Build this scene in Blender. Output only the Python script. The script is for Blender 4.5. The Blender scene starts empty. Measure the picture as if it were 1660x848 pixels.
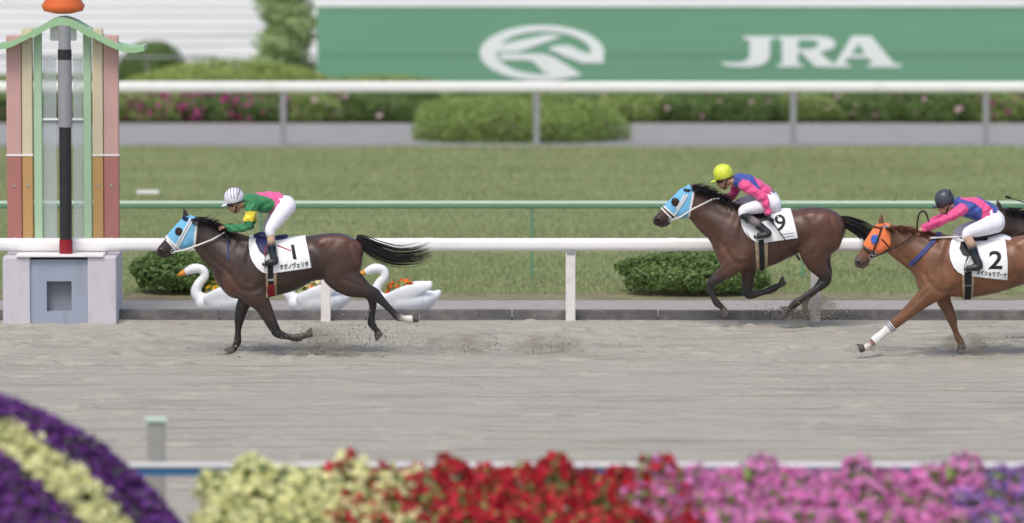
import bpy, bmesh, math, random
import numpy as np
from mathutils import Vector
from mathutils.bvhtree import BVHTree

random.seed(7)
rng = np.random.default_rng(7)
SC = bpy.context.scene
COL = SC.collection

# ------------------------------------------------------------------ camera
F = 9800.0                      # focal length in pixels of a 1660 px wide frame
HC = 7.0                        # camera height
PITCH = math.atan(829.0 / F)
cam = bpy.data.cameras.new('camera')
cam.sensor_width = 36.0
cam.lens = F / 1660.0 * 36.0
cam.clip_start = 1.0
cam.clip_end = 3000.0
cam.dof.use_dof = True
cam.dof.focus_distance = 70.5
cam.dof.aperture_fstop = 0.95
camo = bpy.data.objects.new('camera', cam)
camo.location = (0, 0, HC)
camo.rotation_euler = (math.pi / 2 - PITCH, 0, 0)
COL.objects.link(camo)
SC.camera = camo

# ------------------------------------------------------------------ world, sun, exposure
SUN_EL, SUN_ROT = math.radians(58), math.radians(200)
w = bpy.data.worlds.new('World')
SC.world = w
w.use_nodes = True
nt = w.node_tree
sky = nt.nodes.new('ShaderNodeTexSky')
sky.sky_type = 'NISHITA'
sky.sun_disc = False
sky.sun_elevation = SUN_EL
sky.sun_rotation = SUN_ROT
sky.air_density = 1.0
sky.dust_density = 3.0
sky.ozone_density = 0.6
bg = nt.nodes['Background']
bg.inputs['Strength'].default_value = 0.13
nt.links.new(sky.outputs['Color'], bg.inputs['Color'])
sl = bpy.data.lights.new('sun', 'SUN')
sl.energy = 1.4
sl.angle = math.radians(24)
sl.color = (1.0, 0.965, 0.915)
so = bpy.data.objects.new('sun', sl)
# direction towards the sun: azimuth measured like the sky texture
az = SUN_ROT
d = Vector((math.sin(az) * math.cos(SUN_EL), math.cos(az) * math.cos(SUN_EL), math.sin(SUN_EL)))
so.rotation_euler = d.to_track_quat('Z', 'Y').to_euler()
so.location = (0, 40, 60)
COL.objects.link(so)
vs = SC.view_settings
vs.view_transform = 'Standard'
vs.look = 'None'
vs.exposure = 0.3
vs.gamma = 1.0
vs.use_curve_mapping = False
SC.cycles.max_bounces = 6
SC.cycles.volume_bounces = 2
SC.cycles.transparent_max_bounces = 16

# ------------------------------------------------------------------ helpers
CP, SP = math.cos(PITCH), math.sin(PITCH)


def at(px, py, Y):
    """pixel of the photograph -> point on the upright plane y = Y"""
    u = (px - 830.0) / F
    v = (424.0 - py) / F
    dy = CP + v * SP
    dz = -SP + v * CP
    t = Y / dy
    return Vector((u * t, Y, HC + dz * t))


def ground_y(py):
    v = (424.0 - py) / F
    return HC * (CP + v * SP) / (SP - v * CP)


def scale_at(Y):
    return F / (Y * CP + 6.0 * SP)


ORG = {}


def srgb(r, g, b):
    f = lambda c: (c / 255.0 / 12.92) if c <= 10.3 else ((c / 255.0 + 0.055) / 1.055) ** 2.4
    return (f(r), f(g), f(b))


def mat(name, col, rough=0.7, var=0.12, scale=8.0, bump=0.0, bscale=60.0, spec=0.3, island=0.0, stretch=None, attr=None,
        trans=0.0, sheen=0.0, dirt=None, alpha=1.0):
    m = bpy.data.materials.new(name)
    m.use_nodes = True
    n = m.node_tree.nodes
    l = m.node_tree.links
    p = n['Principled BSDF']
    p.inputs['Roughness'].default_value = rough
    p.inputs['Specular IOR Level'].default_value = spec
    if sheen:
        p.inputs['Sheen Weight'].default_value = sheen
    tc = n.new('ShaderNodeTexCoord')
    mp = n.new('ShaderNodeMapping')
    if stretch:
        mp.inputs['Scale'].default_value = stretch
    l.new(tc.outputs['Object'], mp.inputs['Vector'])
    nz = n.new('ShaderNodeTexNoise')
    nz.inputs['Scale'].default_value = scale
    nz.inputs['Detail'].default_value = 6
    nz.inputs['Roughness'].default_value = 0.6
    l.new(mp.outputs['Vector'], nz.inputs['Vector'])
    mr = n.new('ShaderNodeMapRange')
    mr.inputs['From Min'].default_value = 0.3
    mr.inputs['From Max'].default_value = 0.7
    mr.inputs['To Min'].default_value = 1 - var
    mr.inputs['To Max'].default_value = 1 + var
    l.new(nz.outputs['Fac'], mr.inputs['Value'])
    val = mr.outputs['Result']
    if island:
        ge = n.new('ShaderNodeNewGeometry')
        m2 = n.new('ShaderNodeMapRange')
        m2.inputs['To Min'].default_value = 1 - island
        m2.inputs['To Max'].default_value = 1 + island
        l.new(ge.outputs['Random Per Island'], m2.inputs['Value'])
        mu = n.new('ShaderNodeMath')
        mu.operation = 'MULTIPLY'
        l.new(val, mu.inputs[0])
        l.new(m2.outputs['Result'], mu.inputs[1])
        val = mu.outputs['Value']
    vm = n.new('ShaderNodeVectorMath')
    vm.operation = 'SCALE'
    if attr:
        at_ = n.new('ShaderNodeAttribute')
        at_.attribute_name = attr
        l.new(at_.outputs['Color'], vm.inputs[0])
    else:
        vm.inputs[0].default_value = col
    l.new(val, vm.inputs['Scale'])
    out = vm.outputs['Vector']
    if dirt:
        dcol, dscale, dlo, dhi = dirt
        nd = n.new('ShaderNodeTexNoise')
        nd.inputs['Scale'].default_value = dscale
        nd.inputs['Detail'].default_value = 8
        nd.inputs['Roughness'].default_value = 0.65
        l.new(mp.outputs['Vector'], nd.inputs['Vector'])
        dr = n.new('ShaderNodeMapRange')
        dr.inputs['From Min'].default_value = dlo
        dr.inputs['From Max'].default_value = dhi
        l.new(nd.outputs['Fac'], dr.inputs['Value'])
        mx = n.new('ShaderNodeMix')
        mx.data_type = 'RGBA'
        l.new(dr.outputs['Result'], mx.inputs['Factor'])
        l.new(out, mx.inputs[6])
        mx.inputs[7].default_value = (*dcol, 1)
        out = mx.outputs[2]
    l.new(out, p.inputs['Base Color'])
    if bump:
        nb = n.new('ShaderNodeTexNoise')
        nb.inputs['Scale'].default_value = bscale
        nb.inputs['Detail'].default_value = 4
        l.new(tc.outputs['Object'], nb.inputs['Vector'])
        bp = n.new('ShaderNodeBump')
        bp.inputs['Strength'].default_value = bump
        bp.inputs['Distance'].default_value = 0.02
        l.new(nb.outputs['Fac'], bp.inputs['Height'])
        l.new(bp.outputs['Normal'], p.inputs['Normal'])
    if trans:
        tr = n.new('ShaderNodeBsdfTranslucent')
        l.new(out, tr.inputs['Color'])
        ms = n.new('ShaderNodeMixShader')
        ms.inputs['Fac'].default_value = trans
        l.new(p.outputs['BSDF'], ms.inputs[1])
        l.new(tr.outputs['BSDF'], ms.inputs[2])
        l.new(ms.outputs['Shader'], n['Material Output'].inputs['Surface'])
    if alpha < 1:
        p.inputs['Alpha'].default_value = alpha
    return m


def tag(o, label=None, cat=None, group=None, kind=None):
    if label: o['label'] = label
    if cat: o['category'] = cat
    if group: o['group'] = group
    if kind: o['kind'] = kind
    return o


def empty(name, loc, label=None, cat=None, group=None):
    o = bpy.data.objects.new(name, None)
    o.empty_display_size = 0.2
    o.location = loc
    COL.objects.link(o)
    ORG[o] = Vector(loc)
    return tag(o, label, cat, group)


def link(name, me, m, parent=None, origin=None):
    """me has world coordinates; moved into the frame of its parent's root (or origin)"""
    o = bpy.data.objects.new(name, me)
    COL.objects.link(o)
    if parent is not None:
        org = ORG[parent]
        o.parent = parent
    else:
        org = Vector(origin) if origin is not None else Vector((0, 0, 0))
        o.location = org
    ORG[o] = org
    if org.length > 0:
        n = len(me.vertices)
        a = np.empty(n * 3, np.float32)
        me.vertices.foreach_get('co', a)
        a = a.reshape(-1, 3) - np.array(org, np.float32)
        me.vertices.foreach_set('co', a.ravel())
        me.update()
    for mm in (m if isinstance(m, (list, tuple)) else [m]):
        me.materials.append(mm)
    return o


def copy_tree(o, parent=None, dl=None):
    c = o.copy()
    COL.objects.link(c)
    c.parent = parent
    ORG[c] = ORG[o]
    for ch in [x for x in COL.objects if x.parent == o]:
        copy_tree(ch, c)
    return c


def mesh_np(name, v, f, smooth=True, col=None):
    """v (n,3), f (m,k) with constant k"""
    me = bpy.data.meshes.new(name)
    v = np.asarray(v, np.float32)
    f = np.asarray(f, np.int32)
    k = f.shape[1]
    me.vertices.add(len(v))
    me.vertices.foreach_set('co', v.ravel())
    me.loops.add(f.size)
    me.loops.foreach_set('vertex_index', f.ravel())
    me.polygons.add(len(f))
    me.polygons.foreach_set('loop_start', np.arange(0, f.size, k, dtype=np.int32))
    if smooth:
        me.polygons.foreach_set('use_smooth', np.ones(len(f), bool))
    me.update(calc_edges=True)
    me.validate()
    if col is not None:
        ca = me.color_attributes.new('Col', 'FLOAT_COLOR', 'POINT')
        c4 = np.ones((len(v), 4), np.float32)
        c4[:, :3] = col
        ca.data.foreach_set('color', c4.ravel())
    return me


class MB:
    """collects simple solids into one mesh"""
    def __init__(s):
        s.v = []
        s.f = []

    def add(s, vs, fs):
        b = len(s.v)
        s.v += [tuple(x) for x in vs]
        s.f += [tuple(i + b for i in q) for q in fs]

    def box(s, x0, x1, y0, y1, z0, z1, bev=0.0):
        b = min(bev, (x1 - x0) * .45, (y1 - y0) * .45, (z1 - z0) * .45)
        if b <= 0:
            s.add([(x0, y0, z0), (x1, y0, z0), (x1, y1, z0), (x0, y1, z0), (x0, y0, z1), (x1, y0, z1), (x1, y1, z1), (x0, y1, z1)],
                  [(3, 2, 1, 0), (4, 5, 6, 7), (0, 1, 5, 4), (1, 2, 6, 5), (2, 3, 7, 6), (3, 0, 4, 7)])
            return
        bm = bmesh.new()
        bmesh.ops.create_cube(bm, size=1)
        for vv in bm.verts:
            vv.co = Vector(((x0 + x1) / 2 + vv.co.x * (x1 - x0), (y0 + y1) / 2 + vv.co.y * (y1 - y0), (z0 + z1) / 2 + vv.co.z * (z1 - z0)))
        bmesh.ops.bevel(bm, geom=bm.edges[:], offset=b, segments=2, affect='EDGES', profile=0.6)
        bm.verts.index_update()
        s.add([vv.co for vv in bm.verts], [[q.index for q in ff.verts] for ff in bm.faces])
        bm.free()

    def tube(s, pts, r, n=8, cap=True):
        pts = [Vector(p) for p in pts]
        rs = r if isinstance(r, (list, tuple)) else [r] * len(pts)
        rings = []
        up = Vector((0.0, 0.3, 1.0)).normalized()
        for i, p in enumerate(pts):
            t = (pts[min(i + 1, len(pts) - 1)] - pts[max(i - 1, 0)])
            if t.length < 1e-9: t = Vector((0, 0, 1))
            t.normalize()
            a = t.cross(up)
            if a.length < 1e-3: a = t.cross(Vector((1, 0, 0)))
            a.normalize()
            b = t.cross(a)
            rings.append([p + (a * math.cos(2 * math.pi * k / n) + b * math.sin(2 * math.pi * k / n)) * rs[i] for k in range(n)])
        vs_ = [q for R in rings for q in R]
        fs = []
        for i in range(len(pts) - 1):
            for k in range(n):
                fs.append((i * n + k, i * n + (k + 1) % n, (i + 1) * n + (k + 1) % n, (i + 1) * n + k))
        if cap:
            fs.append(tuple(range(n - 1, -1, -1)))
            fs.append(tuple((len(pts) - 1) * n + k for k in range(n)))
        s.add(vs_, fs)

    def lathe(s, prof, c, n=16, axis='z'):
        """prof: (radius, height)"""
        vs_ = []
        for r, h in prof:
            for k in range(n):
                a = 2 * math.pi * k / n
                vs_.append((c[0] + r * math.cos(a), c[1] + r * math.sin(a), c[2] + h))
        fs = []
        for i in range(len(prof) - 1):
            for k in range(n):
                fs.append((i * n + k, i * n + (k + 1) % n, (i + 1) * n + (k + 1) % n, (i + 1) * n + k))
        fs.append(tuple(range(n - 1, -1, -1)))
        fs.append(tuple((len(prof) - 1) * n + k for k in range(n)))
        s.add(vs_, fs)

    def prism(s, poly, y0, y1):
        """poly: list of (x,z); extruded from y0 to y1 (concave outlines are fine: one n-gon each side)"""
        n = len(poly)
        s.add([(x, y0, z) for x, z in poly] + [(x, y1, z) for x, z in poly],
              [tuple(range(n)), tuple(range(2 * n - 1, n - 1, -1))] + [((i + 1) % n, i, i + n, (i + 1) % n + n) for i in range(n)])

    def build(s, name, m, parent=None, origin=None, smooth=False, autosm=False):
        me = bpy.data.meshes.new(name)
        me.from_pydata(s.v, [], s.f)
        bm = bmesh.new()
        bm.from_mesh(me)
        bmesh.ops.recalc_face_normals(bm, faces=bm.faces[:])
        bm.to_mesh(me)
        bm.free()
        if smooth or autosm:
            for p in me.polygons: p.use_smooth = True
            if autosm:
                me.set_sharp_from_angle(angle=math.radians(40))
        return link(name, me, m, parent, origin)


# ------------------------------------------------------------------ signed-distance modelling
def catmull(pts, sub):
    P = np.array(pts, float)
    if len(P) < 3 or sub < 2: return P
    out = []
    for i in range(len(P) - 1):
        p0, p1, p2, p3 = P[max(i - 1, 0)], P[i], P[i + 1], P[min(i + 2, len(P) - 1)]
        for k in range(sub):
            t = k / sub
            out.append(0.5 * ((2 * p1) + (-p0 + p2) * t + (2 * p0 - 5 * p1 + 4 * p2 - p3) * t * t + (-p0 + 3 * p1 - 3 * p2 + p3) * t ** 3))
    out.append(P[-1])
    return np.array(out)


def seg_d(X, Yv, Z, A, B):
    """distance to a tapered capsule with elliptical section; A,B = x,y,z,r,rl"""
    bx, by, bz = B[0] - A[0], B[1] - A[1], B[2] - A[2]
    L = bx * bx + by * by + bz * bz + 1e-12
    t = ((X - A[0]) * bx + (Yv - A[1]) * by + (Z - A[2]) * bz) / L
    np.clip(t, 0, 1, out=t)
    qx = X - A[0] - t * bx
    qy = Yv - A[1] - t * by
    qz = Z - A[2] - t * bz
    r = np.maximum(A[3] + (B[3] - A[3]) * t, 1e-4)
    rl = np.maximum(A[4] + (B[4] - A[4]) * t, 1e-4)
    s1 = (qx * qx + qz * qz)
    s2 = qy * qy
    k0 = np.sqrt(s1 / (r * r) + s2 / (rl * rl))
    k1 = np.sqrt(s1 / r ** 4 + s2 / rl ** 4) + 1e-9
    return k0 * (k0 - 1) / k1, t


class SDF:
    def __init__(s):
        s.ch = []          # (resampled pts with colour, k, op)

    def chain(s, pts, k=0.02, sub=3, op='u'):
        """pts: (x,y,z,r,rl,cr,cg,cb)"""
        s.ch.append((catmull(pts, sub), k, op))

    def mesh(s, name, h, smooth_it=2, sigma=0.012, grow=0.0):
        allp = np.concatenate([c[0] for c in s.ch if c[2] == 'u'])
        R = np.maximum(allp[:, 3], allp[:, 4])[:, None]
        lo = (allp[:, :3] - R).min(0) - 0.06
        hi = (allp[:, :3] + R).max(0) + 0.06
        n = np.ceil((hi - lo) / h).astype(int) + 1
        ax = [lo[i] + np.arange(n[i]) * h for i in range(3)]
        D = np.full(tuple(n), 0.3, np.float32)
        for P, k, op in s.ch:
            Rm = np.maximum(P[:, 3], P[:, 4]).max() + 2.5 * k + 3 * h + 0.02
            l2 = np.maximum(((P[:, :3].min(0) - Rm - lo) / h).astype(int), 0)
            h2 = np.minimum(((P[:, :3].max(0) + Rm - lo) / h).astype(int) + 2, n)
            C = np.full(tuple(h2 - l2), 0.3, np.float32)
            for i in range(len(P) - 1 if len(P) > 1 else 1):
                A = P[i]
                B = P[i + 1] if len(P) > 1 else P[i]
                r = max(A[3], A[4], B[3], B[4]) + 2.2 * k + 2 * h + 0.015
                a = np.maximum(((np.minimum(A[:3], B[:3]) - r - lo) / h).astype(int), l2)
                b = np.minimum(((np.maximum(A[:3], B[:3]) + r - lo) / h).astype(int) + 2, h2)
                if (b <= a).any(): continue
                X = ax[0][a[0]:b[0], None, None].astype(np.float32)
                Yv = ax[1][None, a[1]:b[1], None].astype(np.float32)
                Z = ax[2][None, None, a[2]:b[2]].astype(np.float32)
                dd, _ = seg_d(X, Yv, Z, A, B)
                sl_ = tuple(slice(a[j] - l2[j], b[j] - l2[j]) for j in range(3))
                C[sl_] = np.minimum(C[sl_], dd)
            S = tuple(slice(l2[j], h2[j]) for j in range(3))
            if op == 'u':
                a_, b_ = D[S], C
                hh = np.clip(k - np.abs(a_ - b_), 0, None) / k
                D[S] = np.minimum(a_, b_) - hh * hh * k * 0.25
            else:
                a_, b_ = D[S], -C
                hh = np.clip(k - np.abs(a_ - b_), 0, None) / k
                D[S] = np.maximum(a_, b_) + hh * hh * k * 0.25
        D -= grow
        v, f = surface_nets(D)
        v = v * h + lo
        if smooth_it:
            e = np.concatenate([f[:, [0, 1]], f[:, [1, 2]], f[:, [2, 3]], f[:, [3, 0]]])
            cnt = np.bincount(e.ravel(), minlength=len(v))[:, None]
            for _ in range(smooth_it):
                acc = np.zeros_like(v)
                for j in range(3):
                    acc[:, j] = np.bincount(e[:, 0], v[e[:, 1], j], len(v)) + np.bincount(e[:, 1], v[e[:, 0], j], len(v))
                v = 0.5 * v + 0.5 * acc / np.maximum(cnt, 1)
        # colours from the nearest chains
        W = np.zeros(len(v))
        Cc = np.zeros((len(v), 3))
        X, Yv, Z = v[:, 0], v[:, 1], v[:, 2]
        for P, k, op in s.ch:
            if op != 'u': continue
            for i in range(len(P) - 1 if len(P) > 1 else 1):
                A = P[i]
                B = P[i + 1] if len(P) > 1 else P[i]
                dd, t = seg_d(X, Yv, Z, A, B)
                wg = np.exp(-np.clip(np.abs(dd), 0, 0.6) / sigma) + 1e-12
                W += wg
                Cc += wg[:, None] * (A[5:8] + (B[5:8] - A[5:8]) * t[:, None])
        return mesh_np(name, v, f, True, Cc / W[:, None])


def surface_nets(D):
    s = D < 0
    n0, n1, n2 = D.shape
    cnt = np.zeros((n0 - 1, n1 - 1, n2 - 1), np.int8)
    for a in (0, 1):
        for b in (0, 1):
            for c in (0, 1):
                cnt += s[a:n0 - 1 + a, b:n1 - 1 + b, c:n2 - 1 + c]
    m = (cnt > 0) & (cnt < 8)
    I, J, K = np.nonzero(m)
    idx = np.full(m.shape, -1, np.int32)
    idx[I, J, K] = np.arange(len(I))
    acc = np.zeros((len(I), 3))
    num = np.zeros(len(I))
    cor = [(a, b, c) for a in (0, 1) for b in (0, 1) for c in (0, 1)]
    for p in cor:
        for ax in range(3):
            if p[ax] == 1: continue
            q = list(p)
            q[ax] = 1
            d0 = D[I + p[0], J + p[1], K + p[2]]
            d1 = D[I + q[0], J + q[1], K + q[2]]
            x = (d0 < 0) != (d1 < 0)
            t = np.where(x, d0 / (d0 - d1 + 1e-12), 0)
            pt = np.array(p, float)[None, :].repeat(len(I), 0)
            pt[:, ax] = t
            acc += pt * x[:, None]
            num += x
    v = np.stack([I, J, K], 1) + acc / np.maximum(num, 1)[:, None]
    quads = []
    for ax in range(3):
        sl0 = [slice(None)] * 3
        sl1 = [slice(None)] * 3
        sl0[ax] = slice(0, -1)
        sl1[ax] = slice(1, None)
        ch = s[tuple(sl0)] != s[tuple(sl1)]
        i, j, k = np.nonzero(ch)
        P = np.stack([i, j, k], 1)
        b, c = (ax + 1) % 3, (ax + 2) % 3
        ok = (P[:, b] > 0) & (P[:, c] > 0) & (P[:, b] < D.shape[b] - 1) & (P[:, c] < D.shape[c] - 1)
        P = P[ok]
        q = []
        for db, dc in ((-1, -1), (0, -1), (0, 0), (-1, 0)):
            Q = P.copy()
            Q[:, b] += db
            Q[:, c] += dc
            q.append(idx[Q[:, 0], Q[:, 1], Q[:, 2]])
        q = np.stack(q, 1)
        inside = s[P[:, 0], P[:, 1], P[:, 2]]
        q[~inside] = q[~inside][:, ::-1]
        quads.append(q)
    f = np.concatenate(quads)
    return v, f[(f >= 0).all(1)]


# ------------------------------------------------------------------ foliage
def leaf_cloud(pts, nrm, size, aspect=0.62, jit=0.5, gen=rng):
    """one folded leaf (two triangles) per point"""
    n = len(pts)
    d_ = nrm + gen.normal(0, jit, (n, 3))
    d_ /= np.linalg.norm(d_, axis=1)[:, None] + 1e-9
    r = gen.normal(0, 1, (n, 3))
    a = np.cross(d_, r)
    a /= np.linalg.norm(a, axis=1)[:, None] + 1e-9
    b = np.cross(d_, a)
    L = (size * gen.uniform(0.6, 1.35, n))[:, None]
    base = pts - a * L * 0.5
    tip = pts + a * L * 0.5
    s1 = pts + b * L * aspect * 0.5 + d_ * L * 0.12
    s2 = pts - b * L * aspect * 0.5 + d_ * L * 0.12
    v = np.stack([base, s1, tip, s2], 1).reshape(-1, 3)
    i = np.arange(n) * 4
    f = np.concatenate([np.stack([i, i + 1, i + 2], 1), np.stack([i, i + 2, i + 3], 1)])
    return v, f


def bloom_cloud(pts, nrm, size, petals=5, jit=0.45, gen=rng):
    n = len(pts)
    d_ = nrm + gen.normal(0, jit, (n, 3))
    d_ /= np.linalg.norm(d_, axis=1)[:, None] + 1e-9
    r = gen.normal(0, 1, (n, 3))
    a = np.cross(d_, r)
    a /= np.linalg.norm(a, axis=1)[:, None] + 1e-9
    b = np.cross(d_, a)
    R = (size * 0.5 * gen.uniform(0.45, 1.4, n))[:, None]
    rows = [pts - d_ * R * 0.25]
    m = petals * 2
    for k in range(m):
        t = 2 * math.pi * k / m
        rr = 1.0 if k % 2 == 0 else 0.68
        rows.append(pts + (a * math.cos(t) + b * math.sin(t)) * R * rr + d_ * R * (0.28 if k % 2 == 0 else 0.12))
    v = np.stack(rows, 1).reshape(-1, 3)
    i = np.arange(n) * (m + 1)
    f = np.concatenate([np.stack([i, i + 1 + k, i + 1 + (k + 1) % m], 1) for k in range(m)])
    return v, f


def ell_pts(n, c, r, zmin=-1.0, lump=0.12, shell=0.16, seed=0, power=1.0):
    """points near the surface of a lumpy ellipsoid; returns points and normals"""
    g = np.random.default_rng(seed)
    u = g.normal(0, 1, (n * 2, 3))
    u /= np.linalg.norm(u, axis=1)[:, None]
    u = u[u[:, 2] > zmin][:n]
    ph = g.uniform(0, 6.28, (6, 3))
    fr = g.uniform(2.0, 6.5, (6, 3))
    lum = sum(np.sin(u @ fr[i] + ph[i, 0]) for i in range(6)) / 6 * 1.6
    rad = 1 + lump * lum - shell * g.random(len(u)) ** 1.5
    sgn = np.sign(u) * np.abs(u) ** power
    p = np.array(c) + sgn * np.array(r) * rad[:, None]
    nr = u / np.array(r)
    nr /= np.linalg.norm(nr, axis=1)[:, None]
    return p, nr


# ------------------------------------------------------------------ materials
M = {}
M['sand'] = mat('sand', srgb(171, 166, 154), 0.95, 0.10, 3.4, 0.8, 38, 0.1, stretch=(0.3, 2.4, 1), dirt=(srgb(142, 134, 123), 1.4, 0.50, 0.74))
M['turf'] = mat('turf', srgb(144, 151, 108), 0.9, 0.12, 0.55, 0.5, 90, 0.1, stretch=(0.3, 1, 1), dirt=(srgb(140, 140, 102), 0.9, 0.5, 0.75))
M['grass'] = mat('grass_blades', srgb(155, 164, 119), 0.7, 0.10, 0.5, 0, 1, 0.15, island=0.16, stretch=(0.12, 1, 1), trans=0.3)
M['lawn'] = mat('lawn', srgb(104, 128, 62), 0.9, 0.2, 0.7, 0.5, 80, 0.1)
M['soil'] = mat('soil', srgb(96, 80, 64), 0.95, 0.25, 6, 0.6, 40, 0.1)
M['gravel'] = mat('gravel', srgb(170, 165, 158), 0.95, 0.12, 5, 0.7, 70, 0.1)
M['verge'] = mat('verge', srgb(138, 132, 104), 0.95, 0.22, 3, 0.6, 60, 0.1)
M['path'] = mat('path', srgb(155, 153, 152), 0.9, 0.06, 1.5, 0.25, 90, 0.2)
M['kerb'] = mat('kerb', srgb(104, 102, 102), 0.85, 0.28, 4, 0.4, 25, 0.2, dirt=(srgb(146, 141, 135), 3.0, 0.5, 0.8))
M['white'] = mat('white_paint', srgb(240, 238, 236), 0.4, 0.03, 3, 0, 1, 0.4, dirt=(srgb(206, 202, 196), 1.3, 0.56, 0.9))
M['railpost'] = mat('rail_post_white', srgb(226, 220, 216), 0.5, 0.06, 6, 0, 1, 0.3, dirt=(srgb(186, 176, 164), 5, 0.55, 0.85))
M['greenrail'] = mat('green_rail', srgb(104, 152, 122), 0.4, 0.06, 4, 0, 1, 0.4)
M['palegreen'] = mat('pale_green', srgb(206, 228, 206), 0.45, 0.04, 4, 0, 1, 0.4)
M['sign'] = mat('sign_green', srgb(116, 166, 136), 0.55, 0.06, 0.8, 0, 1, 0.3, stretch=(0.25, 1, 2))
M['signwhite'] = mat('sign_white', srgb(240, 246, 244), 0.5, 0.02, 2)
M['dark'] = mat('dark_metal', srgb(44, 44, 46), 0.5, 0.1, 8, 0, 1, 0.4)
M['black'] = mat('black_leather', srgb(38, 36, 38), 0.5, 0.15, 25, 0.2, 120, 0.4)
M['siding'] = mat('siding', srgb(244, 247, 247), 0.7, 0.04, 1.0, 0, 1, 0.2, stretch=(0.15, 1, 3), dirt=(srgb(206, 210, 210), 0.8, 0.5, 0.85))
M['leaf_mid'] = mat('leaf_mid', srgb(152, 172, 102), 0.55, 0.18, 1.5, 0, 1, 0.3, island=0.35, trans=0.35)
M['leaf_dark'] = mat('leaf_dark', srgb(112, 138, 78), 0.55, 0.18, 1.5, 0, 1, 0.3, island=0.35, trans=0.3)
M['leaf_lime'] = mat('leaf_lime', srgb(166, 182, 106), 0.55, 0.15, 1.5, 0, 1, 0.3, island=0.3, trans=0.35)
M['leaf_column'] = mat('leaf_column', srgb(182, 204, 146), 0.55, 0.2, 1.5, 0, 1, 0.3, island=0.3, trans=0.4)
M['twig'] = mat('twig', srgb(76, 66, 46), 0.9, 0.2, 10, 0.3, 40)
M['magenta'] = mat('bloom_magenta', srgb(186, 84, 142), 0.6, 0.1, 4, 0, 1, 0.2, island=0.3, trans=0.35)
M['palepink'] = mat('bloom_pale_pink', srgb(204, 170, 174), 0.6, 0.1, 4, 0, 1, 0.2, island=0.25, trans=0.35)
M['cream'] = mat('bloom_cream', srgb(242, 240, 184), 0.6, 0.06, 4, 0, 1, 0.2, island=0.12, trans=0.35)
M['red'] = mat('bloom_red', srgb(190, 44, 60), 0.6, 0.1, 4, 0, 1, 0.2, island=0.3, trans=0.3)
M['pink'] = mat('bloom_pink', srgb(230, 148, 204), 0.6, 0.1, 4, 0, 1, 0.2, island=0.2, trans=0.35)
M['violet'] = mat('bloom_violet', srgb(168, 132, 200), 0.6, 0.1, 4, 0, 1, 0.2, island=0.25, trans=0.35)
M['purple'] = mat('bloom_purple', srgb(116, 64, 140), 0.6, 0.12, 4, 0, 1, 0.2, island=0.4, trans=0.3)
M['yellowbloom'] = mat('bloom_yellow', srgb(232, 184, 40), 0.6, 0.1, 4, 0, 1, 0.2, island=0.2, trans=0.2)
M['orangebloom'] = mat('bloom_orange', srgb(236, 110, 30), 0.6, 0.1, 4, 0, 1, 0.2, island=0.2, trans=0.2)
M['swan'] = mat('swan_white', srgb(236, 238, 240), 0.5, 0.05, 6, 0, 1, 0.35, dirt=(srgb(196, 196, 194), 4, 0.55, 0.85))
M['coat'] = mat('horse_coat', (1, 1, 1), 0.36, 0.28, 4.0, 0.2, 90, 0.5, attr='Col')
M['hair_black'] = mat('hair_black', srgb(34, 30, 32), 0.5, 0.2, 12, 0, 1, 0.35, island=0.3)
M['hair_chestnut'] = mat('hair_chestnut', srgb(92, 56, 36), 0.5, 0.2, 12, 0, 1, 0.35, island=0.3)
M['cloth'] = mat('saddle_cloth_white', srgb(240, 240, 240), 0.8, 0.03, 14, 0.25, 30, 0.15)
M['print'] = mat('print_black', srgb(36, 36, 40), 0.7, 0.05, 10)
M['bluehood'] = mat('hood_blue', srgb(120, 186, 222), 0.75, 0.06, 14, 0.2, 60, 0.2)
M['orangehood'] = mat('hood_orange', srgb(240, 132, 84), 0.75, 0.06, 14, 0.2, 60, 0.2)
M['greyband'] = mat('hood_grey', srgb(146, 146, 160), 0.7, 0.06, 14)
M['bluecup'] = mat('eye_cup_blue', srgb(62, 104, 190), 0.45, 0.06, 14, 0, 1, 0.4)
M['strap_white'] = mat('strap_white', srgb(228, 226, 222), 0.6, 0.08, 30)
M['strap_dark'] = mat('strap_dark', srgb(50, 38, 34), 0.5, 0.15, 30)
M['beige'] = mat('girth_beige', srgb(176, 156, 130), 0.8, 0.08, 30)
M['girth'] = mat('girth_black', srgb(34, 38, 40), 0.6, 0.1, 30)
M['crimson'] = mat('crimson', srgb(146, 34, 44), 0.6, 0.1, 20)
M['navy'] = mat('navy', srgb(38, 42, 84), 0.5, 0.1, 20, 0.1, 40)
M['bluestrap'] = mat('neck_strap_blue', srgb(64, 72, 124), 0.6, 0.1, 20)
M['eye'] = mat('eye', (0.006, 0.004, 0.003), 0.1, 0, 5, 0, 1, 0.6)
M['cloth_col'] = mat('silks', (1, 1, 1), 0.5, 0.08, 10, 0.6, 22, 0.3, attr='Col', sheen=0.2)
M['breeches'] = mat('breeches', (1, 1, 1), 0.7, 0.04, 10, 0.55, 20, 0.2, attr='Col')
M['boots'] = mat('boots', (1, 1, 1), 0.35, 0.08, 10, 0.1, 60, 0.45, attr='Col')
M['skin'] = mat('skin', (1, 1, 1), 0.55, 0.05, 20, 0, 1, 0.3, attr='Col')
M['helm_white'] = mat('helmet_white', srgb(232, 230, 240), 0.35, 0.03, 8, 0, 1, 0.45)
M['helm_stripe'] = mat('helmet_stripe', srgb(120, 112, 140), 0.4, 0.05, 8)
M['helm_yellow'] = mat('helmet_yellow', srgb(214, 226, 70), 0.35, 0.04, 8, 0, 1, 0.45)
M['helm_grey'] = mat('helmet_grey', srgb(70, 72, 82), 0.35, 0.06, 8, 0, 1, 0.45)
M['goggle'] = mat('goggle', srgb(50, 34, 34), 0.2, 0, 8, 0, 1, 0.6)
M['steel'] = mat('steel', srgb(170, 170, 172), 0.3, 0.05, 20, 0, 1, 0.7)
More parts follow.
